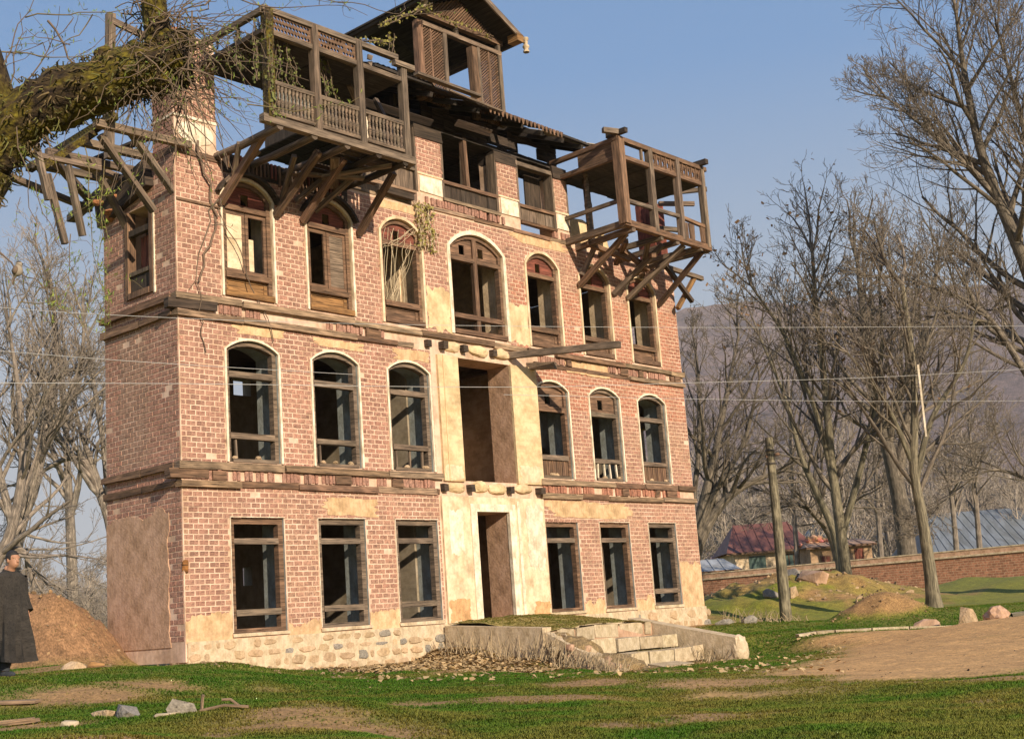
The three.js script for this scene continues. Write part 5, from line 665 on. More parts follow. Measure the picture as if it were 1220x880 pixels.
  for (const [x0, y0, x1, y1, dd, r, lv] of [[205, 90, 258, 235, d, 0.011, 0], [258, 232, 228, 345, d, 0.011, 0], [225, 100, 310, 128, d, 0.009, 6], [300, 125, 430, 118, d, 0.007, 14], [60, 165, 70, 290, 9.2, 0.006, 9], [100, 170, 128, 390, 9.2, 0.006, 26], [118, 190, 122, 380, 9.1, 0.005, 30], [20, 150, 45, 300, 9, 0.006, 12], [40, 210, 90, 340, 9, 0.005, 12], [80, 280, 92, 370, 9, 0.005, 12], [35, 350, 100, 300, 9, 0.005, 22], [30, 362, 92, 338, 9, 0.005, 22], [0, 303, 60, 348, 8.9, 0.008, 3], [60, 348, 122, 395, 8.9, 0.006, 26], [122, 230, 128, 400, 9.2, 0.004, 34], [112, 330, 130, 388, 9.2, 0.004, 40], [0, 122, 90, 20, d, 0.01, 6], [0, 62, 130, 60, d, 0.008, 16], [10, 110, 25, 20, d, 0.009, 8], [60, 20, 110, 110, d, 0.012, 6], [0, 90, 50, -20, d, 0.01, 6], [110, 20, 60, 62, d, 0.007, 14], [30, 18, 175, 2, d, 0.008, 18], [265, -10, 190, 20, d, 0.013, 4], [160, -20, 190, 60, d, 0.011, 6], [240, -20, 330, 10, d, 0.008, 8], [280, 0, 440, 12, d, 0.007, 8], [330, -15, 560, 22, d, 0.006, 6], [262, 60, 285, 130, d, 0.005, 20], [210, 130, 240, 250, d, 0.005, 6], [170, 110, 215, 190, d, 0.008, 4]]) {
    const c = strand(wob(at(x0, y0, dd), at(x1, y1, dd), 7, 0.035, lv > 8 ? 0.04 : 0.02), r, lv, lv > 12); const n = Math.round(c.getLength() * 4); for (let k = 0; k < n; k++) { const p = c.getPoint(R()), q = p.clone().add(V(rr(-0.3, 0.3), rr(-0.25, 0.22), rr(-0.25, 0.25))); strand(wob(p, q, 3, 0.03, 0), r * 0.5, lv * 0.8 + 3, lv > 12); } }
  tw.mesh('twig', M.twig, root);
  const g1 = new B().setc(1, 1, 1); g1.quad(V(-0.3, 0, 0), V(0, 0.5, 0.12), V(0, 1, 0), V(-0.1, 0.5, 0.05)); g1.quad(V(0.3, 0, 0), V(0.1, 0.5, 0.05), V(0, 1, 0), V(0, 0.5, 0.12)); const im = new THREE.InstancedMesh(g1.geometry(), M.leaf, lf.length), m = new THREE.Matrix4(), q = new THREE.Quaternion(), col = new THREE.Color();
  lf.forEach(([p], i) => { q.setFromEuler(new THREE.Euler(rr(-1.2, 1.2), rr(0, 6.3), rr(-1, 1))); const k = rr(0.018, 0.042); m.compose(p.clone().add(V(rr(-0.02, 0.02), rr(-0.02, 0.02), rr(-0.02, 0.02))), q, V(k, k * 1.3, k)); im.setMatrixAt(i, m); const t = R(); col.setRGB(0.8 + 0.7 * t, 0.9 + 0.4 * t, 0.8); im.setColorAt(i, col); }); im.name = 'leaf'; im.userData.kind = 'stuff'; root.add(im);
}
{ // creepers on the house
  const vine = (name, label, runs, leaves, m, lm) => { const r = thing(name, label, 'creeper'), t = new B(), lf = []; for (const [a, b, w, n, rad] of runs) for (let k = 0; k < n; k++) { const P = []; const dx = rr(-w, w), dz = rr(-w, w) * 0.4; for (let i = 0; i <= 7; i++) P.push(a.clone().lerp(b, i / 7).add(V(dx + rr(-0.06, 0.06), rr(-0.05, 0.05), dz + rr(-0.03, 0.03)))); const c = new THREE.CatmullRomCurve3(P); t.tint(0.2).tube(c.getPoints(12), rad ?? 0.012, 4, false); for (let i = 0; i < c.getLength() * leaves; i++) lf.push(c.getPoint(R())); }
    t.mesh('stem', m, r); if (lf.length) { const g = new B(); g.quad(V(-0.5, 0, 0), V(0, 0.3, 0.2), V(0.5, 0, 0), V(0, -0.6, 0.1)); const im = new THREE.InstancedMesh(g.geometry(), lm, lf.length), mm = new THREE.Matrix4(), q = new THREE.Quaternion(); lf.forEach((p, i) => { q.setFromEuler(new THREE.Euler(rr(-1, 1), rr(0, 6), rr(-1, 1))); const k = rr(0.04, 0.1); mm.compose(p.clone().add(V(rr(-0.06, 0.06), rr(-0.06, 0.06), rr(-0.04, 0.06))), q, V(k, k, k)); im.setMatrixAt(i, mm); }); im.name = 'leaf'; im.userData.kind = 'stuff'; r.add(im); } };
  const lg = mat(0.16, 0.17, 0.05), ly = mat(0.3, 0.26, 0.07);
  vine('creeper', 'green creeper trailing from the left wooden gallery', [[V(0.78, 13.4, 1.9), V(0.76, 12.0, 1.9), 0.08, 5], [V(0.8, 13.4, 1.2), V(0.8, 12.5, 1.2), 0.3, 9], [V(0.8, 13.4, 0.4), V(0.8, 12.7, 0.4), 0.3, 6], [V(1.2, 13.0, 2.0), V(1.3, 11.9, 1.9), 0.25, 7], [V(0.8, 13.5, 2.2), V(0.85, 11.2, 2.26), 0.04, 4], [V(1.6, 13.0, 1.8), V(2.0, 12.1, 1.6), 0.3, 4], [V(2.6, 13.0, 1.8), V(3.0, 12.0, 1.6), 0.3, 4]], 16, M.twig, lg);
  vine('creeper', 'creeper strung along the eave of the lattice dormer', [[V(5.6, 15.2, 0.5), V(7.4, 16.3, 0.6), 0.05, 4], [V(7.4, 16.3, 0.3), V(10.2, 16.42, 0.15), 0.05, 2], [V(4.9, 14.6, 0.6), V(6.0, 14.9, 0.4), 0.15, 4], [V(6.0, 15.1, 0.5), V(5.9, 14.3, 0.6), 0.15, 3]], 15, M.twig, ly);
  vine('dead_creeper', 'pale dead creeper tangled in the third window of the second floor', [[V(6.1, 8.4, -0.05), V(6.2, 10.3, 0.0), 0.28, 7, 0.006], [V(5.9, 9.8, 0.0), V(6.9, 10.4, -0.02), 0.2, 6, 0.005], [V(6.0, 8.5, 0.02), V(6.8, 10.0, 0.02), 0.2, 5, 0.005]], 0, M.dry, null);
  vine('moss_growth', 'yellow green moss hanging beneath the third floor beam', [[V(7.1, 11.1, 0.06), V(7.25, 9.9, 0.04), 0.28, 22, 0.008]], 16, M.dry, ly);
  vine('root_creeper', 'dark dry creeper stem hanging down the brick corner', [[V(0.5, 11.2, 0.08), V(1.0, 9.6, 0.06), 0.0, 1, 0.03], [V(1.0, 9.6, 0.06), V(0.45, 8.1, 0.06), 0.0, 1, 0.022], [V(0.45, 8.1, 0.06), V(0.6, 6.6, 0.05), 0.02, 1, 0.012], [V(1.1, 9.8, 0.06), V(2.4, 7.1, 0.06), 0.03, 1, 0.012]], 0, M.twig, null);
}

// ---------------------------------------------------------------- beyond the house: wall, houses, pole, wires
{
  const A = at(800, 690, 66), Bp = at(1300, 655, 55), w = thing('boundary_wall', 'long brick boundary wall with a coping behind the trees', 'wall'); const dir = Bp.clone().sub(A), L = Math.hypot(dir.x, dir.z), yaw = Math.atan2(-dir.z, dir.x); w.position.set(A.x, 0, A.z); w.rotation.y = yaw;
  const top = (t) => 2.42 + 0.05 * t; const q = (y0, y1, z0, z1) => [[0, y0(0), z0], [0, y0(0), z1], [0, y1(0), z1], [0, y1(0), z0], [L, y0(1), z0], [L, y0(1), z1], [L, y1(1), z1], [L, y1(1), z0]].map((v) => V(...v));
  new B().hexa(q(() => -1, (t) => top(t) - 0.28, -0.15, 0.15)).mesh('brickwork', mat(0.88, 0.80, 0.73, { map: T.bricks, size: 3.4, bump: 0.01 }), w);
  new B().hexa(q((t) => top(t) - 0.28, (t) => top(t) - 0.2, -0.2, 0.22)).mesh('ledge', M.concrete, w); new B().hexa(q((t) => top(t) - 0.2, top, -0.17, 0.17)).mesh('coping', M.mud, w); new B().hexa(q(top, (t) => top(t) + 0.05, -0.2, 0.2)).mesh('cap', M.concrete, w);
}
function house2(name, label, px0, px1, d, yE, yR, wall, roofM, o = {}) {
  const a = at(px0, 680, d), b = at(px1, 680, d), g = thing(name, label, o.cat ?? 'house', o.group), L = Math.hypot(b.x - a.x, b.z - a.z), D = o.depth ?? 6; g.position.set(a.x, 0.3, a.z); g.rotation.y = Math.atan2(-(b.z - a.z), b.x - a.x) + (o.turn ?? 0);
  const e = yE - 0.3, r = yR - 0.3, ov = o.over ?? 0.5, hip = o.hip ?? 0;
  new B().box(0, L, -1, e, -D, 0).mesh('wall', wall, g);
  const rf = new B(); const E0 = V(-ov, e, ov), E1 = V(L + ov, e, ov), E2 = V(L + ov, e, -D - ov), E3 = V(-ov, e, -D - ov), R0 = V(hip, r, -D / 2), R1 = V(L - hip, r, -D / 2); rf.quad(E0, E1, R1, R0, [0, 0], [L, 0], [L, 3], [0, 3]); rf.quad(E2, E3, R0, R1, [0, 0], [L, 0], [L, 3], [0, 3]); rf.quad(E1, E2, R1, R1.clone()); rf.quad(E3, E0, R0, R0.clone()); rf.mesh('roof', roofM, g);
  for (let x = 0; x <= L; x += 0.7) new B().bar(V(x, e + 0.03, ov), V(clamp(x, hip, L - hip), r + 0.03, -D / 2), 0.05, 0.05).mesh('roof_seam', roofM, g);
  new B().box(-ov, L + ov, e - 0.14, e - 0.01, ov - 0.02, ov + 0.06).mesh('fascia', M.wood, g);
  for (const [x0, x1, y0, y1, m, nm] of o.win ?? []) { const f = new B().box(x0 * L, x1 * L, y0, y1, -0.05, 0.06).mesh(nm ?? 'window', m, g); new B().box(x0 * L + 0.08, x1 * L - 0.08, y0 + 0.08, y1 - 0.08, 0.062, 0.075).mesh('pane', o.pane ?? M.darkwood, f); new B().box((x0 + x1) / 2 * L - 0.03, (x0 + x1) / 2 * L + 0.03, y0 + 0.08, y1 - 0.08, 0.077, 0.1).mesh('mullion', m, f); }
  return g;
}
const redRoof = mat(0.21, 0.085, 0.062, { map: T.stain, size: 3, rough: 0.6 }), teal = mat(0.10, 0.15, 0.13), greyRoof = mat(0.20, 0.225, 0.25, { map: T.stain, size: 4, rough: 0.5 }), blueM = mat(0.13, 0.19, 0.34, { map: T.stain, size: 3 }), ochre = mat(0.45, 0.30, 0.18, { map: T.stain, size: 2 });
house2('red_roofed_house', 'cream house with a dark red tin roof behind the wall', 876, 966, 95, 4.55, 6.75, M.cream, redRoof, { hip: 0.7, over: 0.6, pane: teal, win: [[0.2, 0.42, 2.4, 3.95, teal], [0.66, 0.8, 2.4, 3.95, M.wood]] });
house2('brick_house', 'low ochre brick house with rubble on its flat roof behind the wall', 968, 1042, 88, 4.3, 4.75, ochre, M.mud, { depth: 4, over: 0.3, pane: M.redwood, win: [[0.72, 0.86, 1.2, 3.7, M.redwood, 'door'], [0.15, 0.32, 2.0, 3.4, M.wood]] });
{ const g = thing('brick_heap', 'heap of broken red bricks on the flat roofed house', 'brick heap'); for (let k = 0; k < 26; k++) { const p = at(rr(952, 1000), rr(640, 648), 90); new B().setc(rr(0.8, 1.2), rr(0.6, 0.9), rr(0.6, 0.9)).soup(blob(1, 0.28, 0.16, 0.22, 0.3, k * 3, 1).translate(p.x, p.y + rr(-0.25, 0.25), p.z)).mesh('brick', k % 3 ? M.mud : M.stone, g); } }
house2('tin_shed', 'long low shed with a pale blue tin roof beside the red roofed house', 800, 876, 86, 3.15, 4.0, blueM, mat(0.40, 0.42, 0.44, { map: T.stain, size: 4, rough: 0.6 }), { depth: 5, over: 0.4, hip: 0.3 });
house2('long_shed', 'long building with a broad grey tin roof behind the wall at right', 1120, 1330, 100, 3.6, 7.0, blueM, greyRoof, { depth: 11, over: 0.6, hip: 1 });
house2('pale_shed', 'small pale shed with a grey roof peeping between the trunks', 1028, 1052, 84, 2.4, 3.1, M.white, greyRoof, { depth: 3, over: 0.2 });
house2('far_house', 'distant grey roofed house half hidden by trees', 965, 1060, 140, 6.6, 9.5, M.white, greyRoof, { depth: 8, over: 0.8, hip: 2 });
house2('far_house', 'distant reddish house wall seen through the trees left of the red roof', 838, 885, 150, 6.0, 7.4, mat(0.5, 0.3, 0.26, { map: T.stain, size: 4 }), mat(0.42, 0.28, 0.26), { depth: 6, over: 0.3 });
{ const p = at(938, 747, 40), t = at(916, 521, 40.5), g = thing('utility_pole', 'weathered wooden pole with a broken cross arm on the grass', 'pole'); p.y = H(p.x, p.z) - 0.2; const m = p.clone().lerp(t, 0.5).add(V(0.03, 0, 0)); new B().tube([p, m, t], (k) => 0.19 - 0.07 * k, 9).mesh('pole', M.palebark, g); const k = p.clone().lerp(t, 0.9); new B().bar(k.clone().add(V(-0.12, 0, -0.1)), k.clone().add(V(0.2, 0.05, 0.2)), 0.09).mesh('cross_arm', M.wood, g); for (const f of [0.86, 0.93]) new B().soup(new THREE.CylinderGeometry(0.155, 0.155, 0.05, 10).translate(...p.clone().lerp(t, f).toArray())).mesh('band', M.tin, g); }
{ const a = at(1094, 434, 36), b = at(1104, 520, 36); new B().bar(a, b, 0.05).mesh('hanging_pole', M.white); tag(scene.children[scene.children.length - 1], 'thin pale pole hanging among the branches of the curved tree', 'pole'); }
for (const [lab, pts] of [['highest pale wire crossing in front of the house', [[-60, 362, 15], [130, 375, 18], [400, 385, 22], [820, 390, 28], [1280, 388, 36]]], ['wire crossing the first floor windows of the house', [[-60, 456, 14], [215, 457, 17], [610, 461, 21], [820, 456, 25], [1050, 449, 30], [1280, 436, 36]]], ['thin wire slanting across the left end wall', [[-60, 413, 15], [125, 428, 18], [215, 434, 19], [420, 446, 22]]], ['lowest thin wire crossing the right end of the house', [[600, 470, 23], [820, 475, 27], [1050, 478, 32], [1280, 477, 38]]]]) { const o = new B().tube(new THREE.CatmullRomCurve3(pts.map((p) => at(...p))).getPoints(60), 0.0042, 5).mesh('overhead_wire', M.wire); tag(o, lab, 'wire', 'wires strung across the view'); }

// ---------------------------------------------------------------- things on the ground
{ const b = new B(), n = 10; for (let k = 0; k < n; k++) { const p = at(950 + 22 * k, 750, 31.2), q = at(950 + 22 * k + 21, 750, 31.2); p.y = H(p.x, p.z) + 0.03; q.y = H(q.x, q.z) + 0.03; b.tint(0.15).bar(p, q, 0.3, 0.1, 0.08); } tag(b.mesh('kerb', M.block), 'low pale kerb along the far side of the worn track', null, null, 'structure'); }
const stoneAt = (name, label, cat, px, py, d, sx, sy, sz, m, o = {}) => { const p = at(px, py, d), y = o.air ? p.y : H(p.x, p.z), g = rock(sx * 1.1, sy * 1.2, sz * 1.1, 22); g.rotateY(px); const b = new B(); b.tint(0.08).soup(g.translate(p.x, y + sy * 0.22, p.z)); const q = b.mesh(name, m); tag(q, label, cat, o.group); return q; };
stoneAt('rock', 'grey rock lying in the lawn, largest of the rubble at lower left', 'rock', 152, 836, 11.5, 0.22, 0.1, 0.13, M.greystone); stoneAt('rock', 'pale flat rock left of the grey rock in the lawn', 'rock', 124, 838, 11.6, 0.15, 0.06, 0.12, M.stone); stoneAt('rock', 'tilted grey slab of rubble right of the grey rock', 'rock', 216, 842, 11.3, 0.14, 0.11, 0.05, M.greystone); stoneAt('rock', 'pale low slab in front of the tilted grey slab', 'rock', 198, 845, 11.2, 0.14, 0.03, 0.06, M.concrete); stoneAt('rock', 'small pale rock at the left of the rubble row', 'rock', 82, 842, 11, 0.09, 0.04, 0.07, M.concrete);
stoneAt('rock', 'pale block of rubble in the grass below the earth mound', 'rock', 88, 796, 20, 0.24, 0.12, 0.16, M.stone); stoneAt('rock', 'orange lump of broken brick right of the pale block', 'rock', 112, 795, 20, 0.15, 0.12, 0.13, M.orangewood);
stoneAt('boulder', 'pale boulder at the foot of the wooden pole', 'boulder', 949, 752, 43, 0.42, 0.26, 0.32, M.stone); stoneAt('boulder', 'rounded grey boulder on the bank right of the house', 'boulder', 893, 746, 37, 0.3, 0.2, 0.25, M.greystone); stoneAt('boulder', 'flat grey boulder close to the right corner of the house', 'boulder', 864, 748, 37, 0.3, 0.14, 0.24, M.greystone); stoneAt('boulder', 'big brown boulder slab leaning on the grassy mound', 'boulder', 972, 714, 45, 0.8, 0.36, 0.5, M.mud); stoneAt('boulder', 'grey boulder left of the brown slab on the mound', 'boulder', 950, 714, 46, 0.5, 0.28, 0.4, M.greystone); stoneAt('boulder', 'low brown rock between the earth heap and the path', 'boulder', 1105, 743, 32, 0.4, 0.17, 0.25, M.mud);
stoneAt('boulder', 'upright pale stone block beside the path', 'boulder', 1153, 737, 31, 0.3, 0.42, 0.26, M.stone); stoneAt('boulder', 'small dark rock beside the pole boulder', 'boulder', 925, 752, 43, 0.34, 0.2, 0.3, M.greystone);
{ const g = thing('log_pile', 'cut log and root lying at the right edge of the grass', 'log'); const P = (x, y) => { const p = at(x, y, 30); return p; }; new B().tube([P(1196, 742), P(1215, 739), P(1250, 742)], 0.14, 10).mesh('log', M.palebark, g); new B().tube([P(1206, 735), P(1240, 730)], 0.1, 9).mesh('log', M.palebark, g); new B().soup(blob(1, 0.3, 0.26, 0.3, 0.5, 3, 2).translate(...P(1188, 735).toArray())).mesh('root', M.mud, g); new B().tube([P(1180, 748), P(1192, 741)], 0.08, 8).mesh('log', M.palebark, g); }
for (const [lab, x0, y0, x1, y1, d, w] of [['pale plank lying by the feet of the man', -10, 821, 43, 822, 14.5, 0.22], ['long pale plank lying in the lawn at the left edge', -30, 846, 44, 842, 11.4, 0.1], ['short board end beneath the long plank at the left edge', -20, 838, 40, 838, 11.8, 0.05]]) { const a = at(x0, y0, d), b = at(x1, y1, d); a.y = H(a.x, a.z) + 0.02; b.y = H(b.x, b.z) + 0.03; tag(new B().tint().bar(a, b, w, 0.035, 0.12).mesh('plank', M.beam), lab, 'plank'); }
for (const [lab, x0, y0, x1, y1, d, h] of [['dry stick leaning up right of the rubble row', 264, 836, 285, 844, 11.3, 0.1], ['pale stick lying across the lawn right of the rubble', 238, 850, 296, 845, 11.2, 0.02], ['bent pale stick standing up beside the rubble', 240, 848, 242, 834, 11.3, 0.12]]) { const a = at(x0, y0, d), b = at(x1, y1, d); a.y = H(a.x, a.z) + h; b.y = H(b.x, b.z) + 0.03; if (h > 0.11) { a.y -= 0.1; b.y += 0.12; } tag(new B().tube([a, a.clone().lerp(b, 0.5).add(V(0, 0.03, 0)), b], 0.014, 6).mesh('stick', M.beam), lab, 'stick'); }
{ // scattered pale chips over the lawn and rubble at the foot of the walls
  const g = rock(1, 0.5, 0.8, 12), b = new B().soup(g), n = 1300, im = new THREE.InstancedMesh(b.geometry(), M.stone, n), m = new THREE.Matrix4(), q = new THREE.Quaternion(), c = new THREE.Color(); for (let i = 0; i < n; i++) { let x, z, k; const r = R(); if (r < 0.45) { x = rr(-0.5, 8); z = 0.2 + Math.pow(R(), 2) * 5; k = rr(0.02, 0.08); } else if (r < 0.63) { const p = at(rr(0, 1220), 700, rr(8, 30)); x = p.x; z = p.z; k = rr(0.01, 0.035); } else if (r < 0.72) { x = -1.4 + rr(-2.4, 1.9); z = -2.4 + rr(-2, 2.2); k = rr(0.015, 0.075); } else { x = pM.x + rr(-4, 4); z = pM.z + rr(-4, 4); k = rr(0.03, 0.2) * (0.4 + R() * R()); } q.setFromEuler(new THREE.Euler(0, rr(0, 6), rr(-0.3, 0.3))); m.compose(V(x, H(x, z) + k * 0.2, z), q, V(k, k, k)); im.setMatrixAt(i, m); { const q1 = rr(0.6, 1.35); c.setRGB(q1, q1 * 0.98, q1 * 0.95); } im.setColorAt(i, c); } im.name = 'rubble'; im.castShadow = true; scene.add(im); tag(im, 'pale stone chips strewn over the lawn and the foot of the walls', 'rubble', null, 'stuff');
}
{ // clods on the heaps of earth
  const n = 700, im = new THREE.InstancedMesh(new B().soup(rock(1, 0.7, 0.9, 14)).geometry(), mat(0.44, 0.28, 0.15, { map: T.soil, size: 1 }), n), m = new THREE.Matrix4(), q = new THREE.Quaternion(), c = new THREE.Color(); for (let i = 0; i < n; i++) { let x, z; if (i % 3) { const t = R(); x = -1.15 - 3 * t * t + rr(-1.5, 1.7); z = -3.0 - 3 * t * t + rr(-1.2, 2.2); } else { x = pD.x + rr(-1.7, 1.7); z = pD.z + rr(-1.7, 1.7); } const k = 0.015 + 0.085 * R() * R() * R(); q.setFromEuler(new THREE.Euler(rr(0, 6), rr(0, 6), rr(0, 6))); m.compose(V(x, H(x, z) + k * 0.15, z), q, V(k, k, k)); im.setMatrixAt(i, m); const w = rr(0.7, 1.4); c.setRGB(w, w, w); im.setColorAt(i, c); } im.name = 'clods'; im.castShadow = true; scene.add(im); tag(im, 'clods of earth lying on the two bare earth heaps', 'clods', null, 'stuff');
}
{ // turf, dead leaves and dry weeds
  const blades = new B(); for (let k = 0; k < 7; k++) { const a = rr(0, 6.3), r = rr(0, 0.5), x = Math.cos(a) * r, z = Math.sin(a) * r, h = rr(0.55, 1), l = rr(-0.4, 0.4), w = 0.075, s = V(Math.cos(a + 1.5) * w, 0, Math.sin(a + 1.5) * w), p = V(x, -0.1, z), t = V(x + l, h, z + rr(-0.4, 0.4)), md = p.clone().lerp(t, 0.55).add(V(0, 0.12, 0)); const n = V(0, 1, 0.2).normalize(); blades.tri(p.clone().sub(s), p.clone().add(s), md.clone().add(s.clone().multiplyScalar(0.7)), n, n, n, [0, 0], [0, 0], [0, 0]); blades.tri(p.clone().sub(s), md.clone().add(s.clone().multiplyScalar(0.7)), md.clone().sub(s.clone().multiplyScalar(0.7)), n, n, n, [0, 0], [0, 0], [0, 0]); blades.tri(md.clone().sub(s.clone().multiplyScalar(0.7)), md.clone().add(s.clone().multiplyScalar(0.7)), t, n, n, n, [0, 0], [0, 0], [0, 0]); }
  const n = 340000, im = new THREE.InstancedMesh(blades.geometry(), M.grass, n), m = new THREE.Matrix4(), q = new THREE.Quaternion(), c = new THREE.Color(), Y = V(0, 1, 0); let i = 0;
  for (let tries = 0; i < n - 9000 && tries < 1200000; tries++) { const d = 7 + 31 * Math.pow(R(), 1.5), p = at(rr(-70, 1290), 700, d), x = p.x, z = p.z; if (z < 0.25 && x > -0.2 && x < 18.2) continue; if (x > 6.9 && x < 11.5 && z < 5.3 && z > 0) continue; const dr = dirtiness(x, z); if (R() < dr * (trodden(x, z) > 0.5 ? 1.2 : 0.93)) continue; const y = H(x, z), k = rr(0.012, 0.03) * (1 - 0.35 * dr) * (0.7 + 0.7 * noise(x * 0.9, z * 0.9, 72)) * (1 + (d - 8) * 0.012), nn = 0.5 * noise(x * 2.1, z * 2.1, 70) + 0.5 * noise(x * 0.35, z * 0.35, 71), t = clamp(sm(0.3, 0.68, nn) * 0.85 + rr(-0.06, 0.08) + 0.5 * dr); q.setFromAxisAngle(Y, rr(0, 6.3)); m.compose(V(x, y, z), q, V(k * 1.1, k, k * 1.1)); im.setMatrixAt(i, m); c.setRGB(0.125 + 0.30 * t * t, 0.30 + 0.05 * t * t, 0.006 + 0.05 * t * t); im.setColorAt(i++, c); }
  for (let k = 0; k < 9000 && i < n; k++) { const x = rr(7.3, 10.95), z = 0.1 + 3.0 * R(), t = clamp(noise(x * 2, z * 2, 75) * 1.5 - 0.2 + rr(-0.1, 0.1)), q1 = rr(0.015, 0.035); q.setFromAxisAngle(Y, rr(0, 6.3)); m.compose(V(x, platY(x, z), z), q, V(q1, q1, q1)); im.setMatrixAt(i, m); c.setRGB(0.22 + 0.3 * t, 0.3 + 0.08 * t, 0.02 + 0.09 * t); im.setColorAt(i++, c); }
  im.count = i; im.name = 'grass'; im.receiveShadow = true; scene.add(im); tag(im, 'short patchy green turf before the house', 'grass', null, 'stuff');
  const lf = new B(); lf.quad(V(-0.5, 0, -0.3), V(0.1, 0.15, -0.45), V(0.5, 0.05, 0.1), V(0, 0.22, 0.4)); const nl = 9000, il = new THREE.InstancedMesh(lf.geometry(), mat(1, 1, 1), nl); for (let k = 0; k < nl; k++) { const a = rr(0, 6.3), r = Math.pow(R(), 0.6); let x = 5.4 + Math.cos(a) * r * 3.4, z = 2.4 + Math.sin(a) * r * 3.0; if (k % 10 === 0) { const p = at(rr(420, 1000), 700, rr(18, 33)); x = p.x; z = p.z; } if (z < 0.1 || (x > 6.9 && x < 11.5 && z < 5)) { x = rr(3, 6.8); z = rr(0.15, 1.2); } q.setFromEuler(new THREE.Euler(rr(-0.5, 0.5), rr(0, 6), rr(-0.5, 0.5))); const s = rr(0.05, 0.13); m.compose(V(x, H(x, z) + rr(0, 0.05), z), q, V(s, s, s)); il.setMatrixAt(k, m); const t = R(); c.setRGB(0.3 + 0.24 * t, 0.205 + 0.17 * t, 0.10 + 0.09 * t); il.setColorAt(k, c); } il.name = 'fallen_leaves'; scene.add(il); tag(il, 'dry fallen leaves heaped below the platform and the plinth', 'leaves', null, 'stuff');
  const st = new B(); for (let k = 0; k < 520; k++) { let x, z, h, y0; const r = R(); if (r < 0.5) { z = rr(3.1, 5.4); x = 6.95 - Math.abs(rr(0, 0.6)); h = rr(0.25, 0.75) * (1.1 - (z - 3.1) * 0.22); y0 = H(x, z) - 0.05; } else if (r < 0.66) { z = rr(3.6, 5.3); x = 10.95 - rr(0, 0.5); h = rr(0.15, 0.45); y0 = H(x, z); } else if (r < 0.85) { x = rr(6.2, 7); z = rr(0.2, 3); h = rr(0.15, 0.6); y0 = H(x, z); } else { x = rr(17.9, 19.5); z = rr(0.3, 2.5); h = rr(0.1, 0.45); y0 = H(x, z); } const a = V(x, y0, z), b = V(x + rr(-0.2, 0.2) + (r < 0.5 ? 0.15 : 0), y0 + h, z + rr(-0.2, 0.2)); { const q1 = rr(0.3, 1); st.setc(q1, q1 * 0.95, q1 * 0.88); } st.tube([a, a.clone().lerp(b, 0.5).add(V(rr(-0.06, 0.06), 0.03, rr(-0.06, 0.06))), b], (t) => 0.012 - 0.008 * t, 3, false); }
  const w = st.mesh('dry_weeds', M.dry); tag(w, 'dry grey weeds and stalks against the flanks of the steps', 'weeds', null, 'stuff');
}

// ---------------------------------------------------------------- man and bird
const smin = (a, b, k) => { const h = clamp(0.5 + 0.5 * (b - a) / k); return b + (a - b) * h - k * h * (1 - h); };
const capsule = (p, a, b, ra, rb) => { const ba = b.clone().sub(a), t = clamp(p.clone().sub(a).dot(ba) / ba.lengthSq()); return p.distanceTo(a.clone().addScaledVector(ba, t)) - (ra + (rb - ra) * t); };
const ell = (p, c, r) => { const q = V((p.x - c.x) / r.x, (p.y - c.y) / r.y, (p.z - c.z) / r.z), k = q.length(); return (k - 1) * Math.min(r.x, r.y, r.z); };
function sdf(fn, c, half, res) {
  const mc = new MarchingCubes(res, new THREE.MeshStandardMaterial(), false, false, 60000), p = V(); mc.isolation = 0;
  for (let k = 0; k < res; k++) for (let j = 0; j < res; j++) for (let i = 0; i < res; i++) { p.set(c.x + (i / (res / 2) - 1) * half, c.y + (j / (res / 2) - 1) * half, c.z + (k / (res / 2) - 1) * half); mc.field[i + j * res + k * res * res] = -fn(p); }
  mc.update(); const n = mc.count, g = new THREE.BufferGeometry(); g.setAttribute('position', new THREE.Float32BufferAttribute(mc.positionArray.slice(0, n * 3), 3)); g.setAttribute('normal', new THREE.Float32BufferAttribute(mc.normalArray.slice(0, n * 3), 3)); g.scale(half, half, half); g.translate(c.x, c.y, c.z); return g;
}
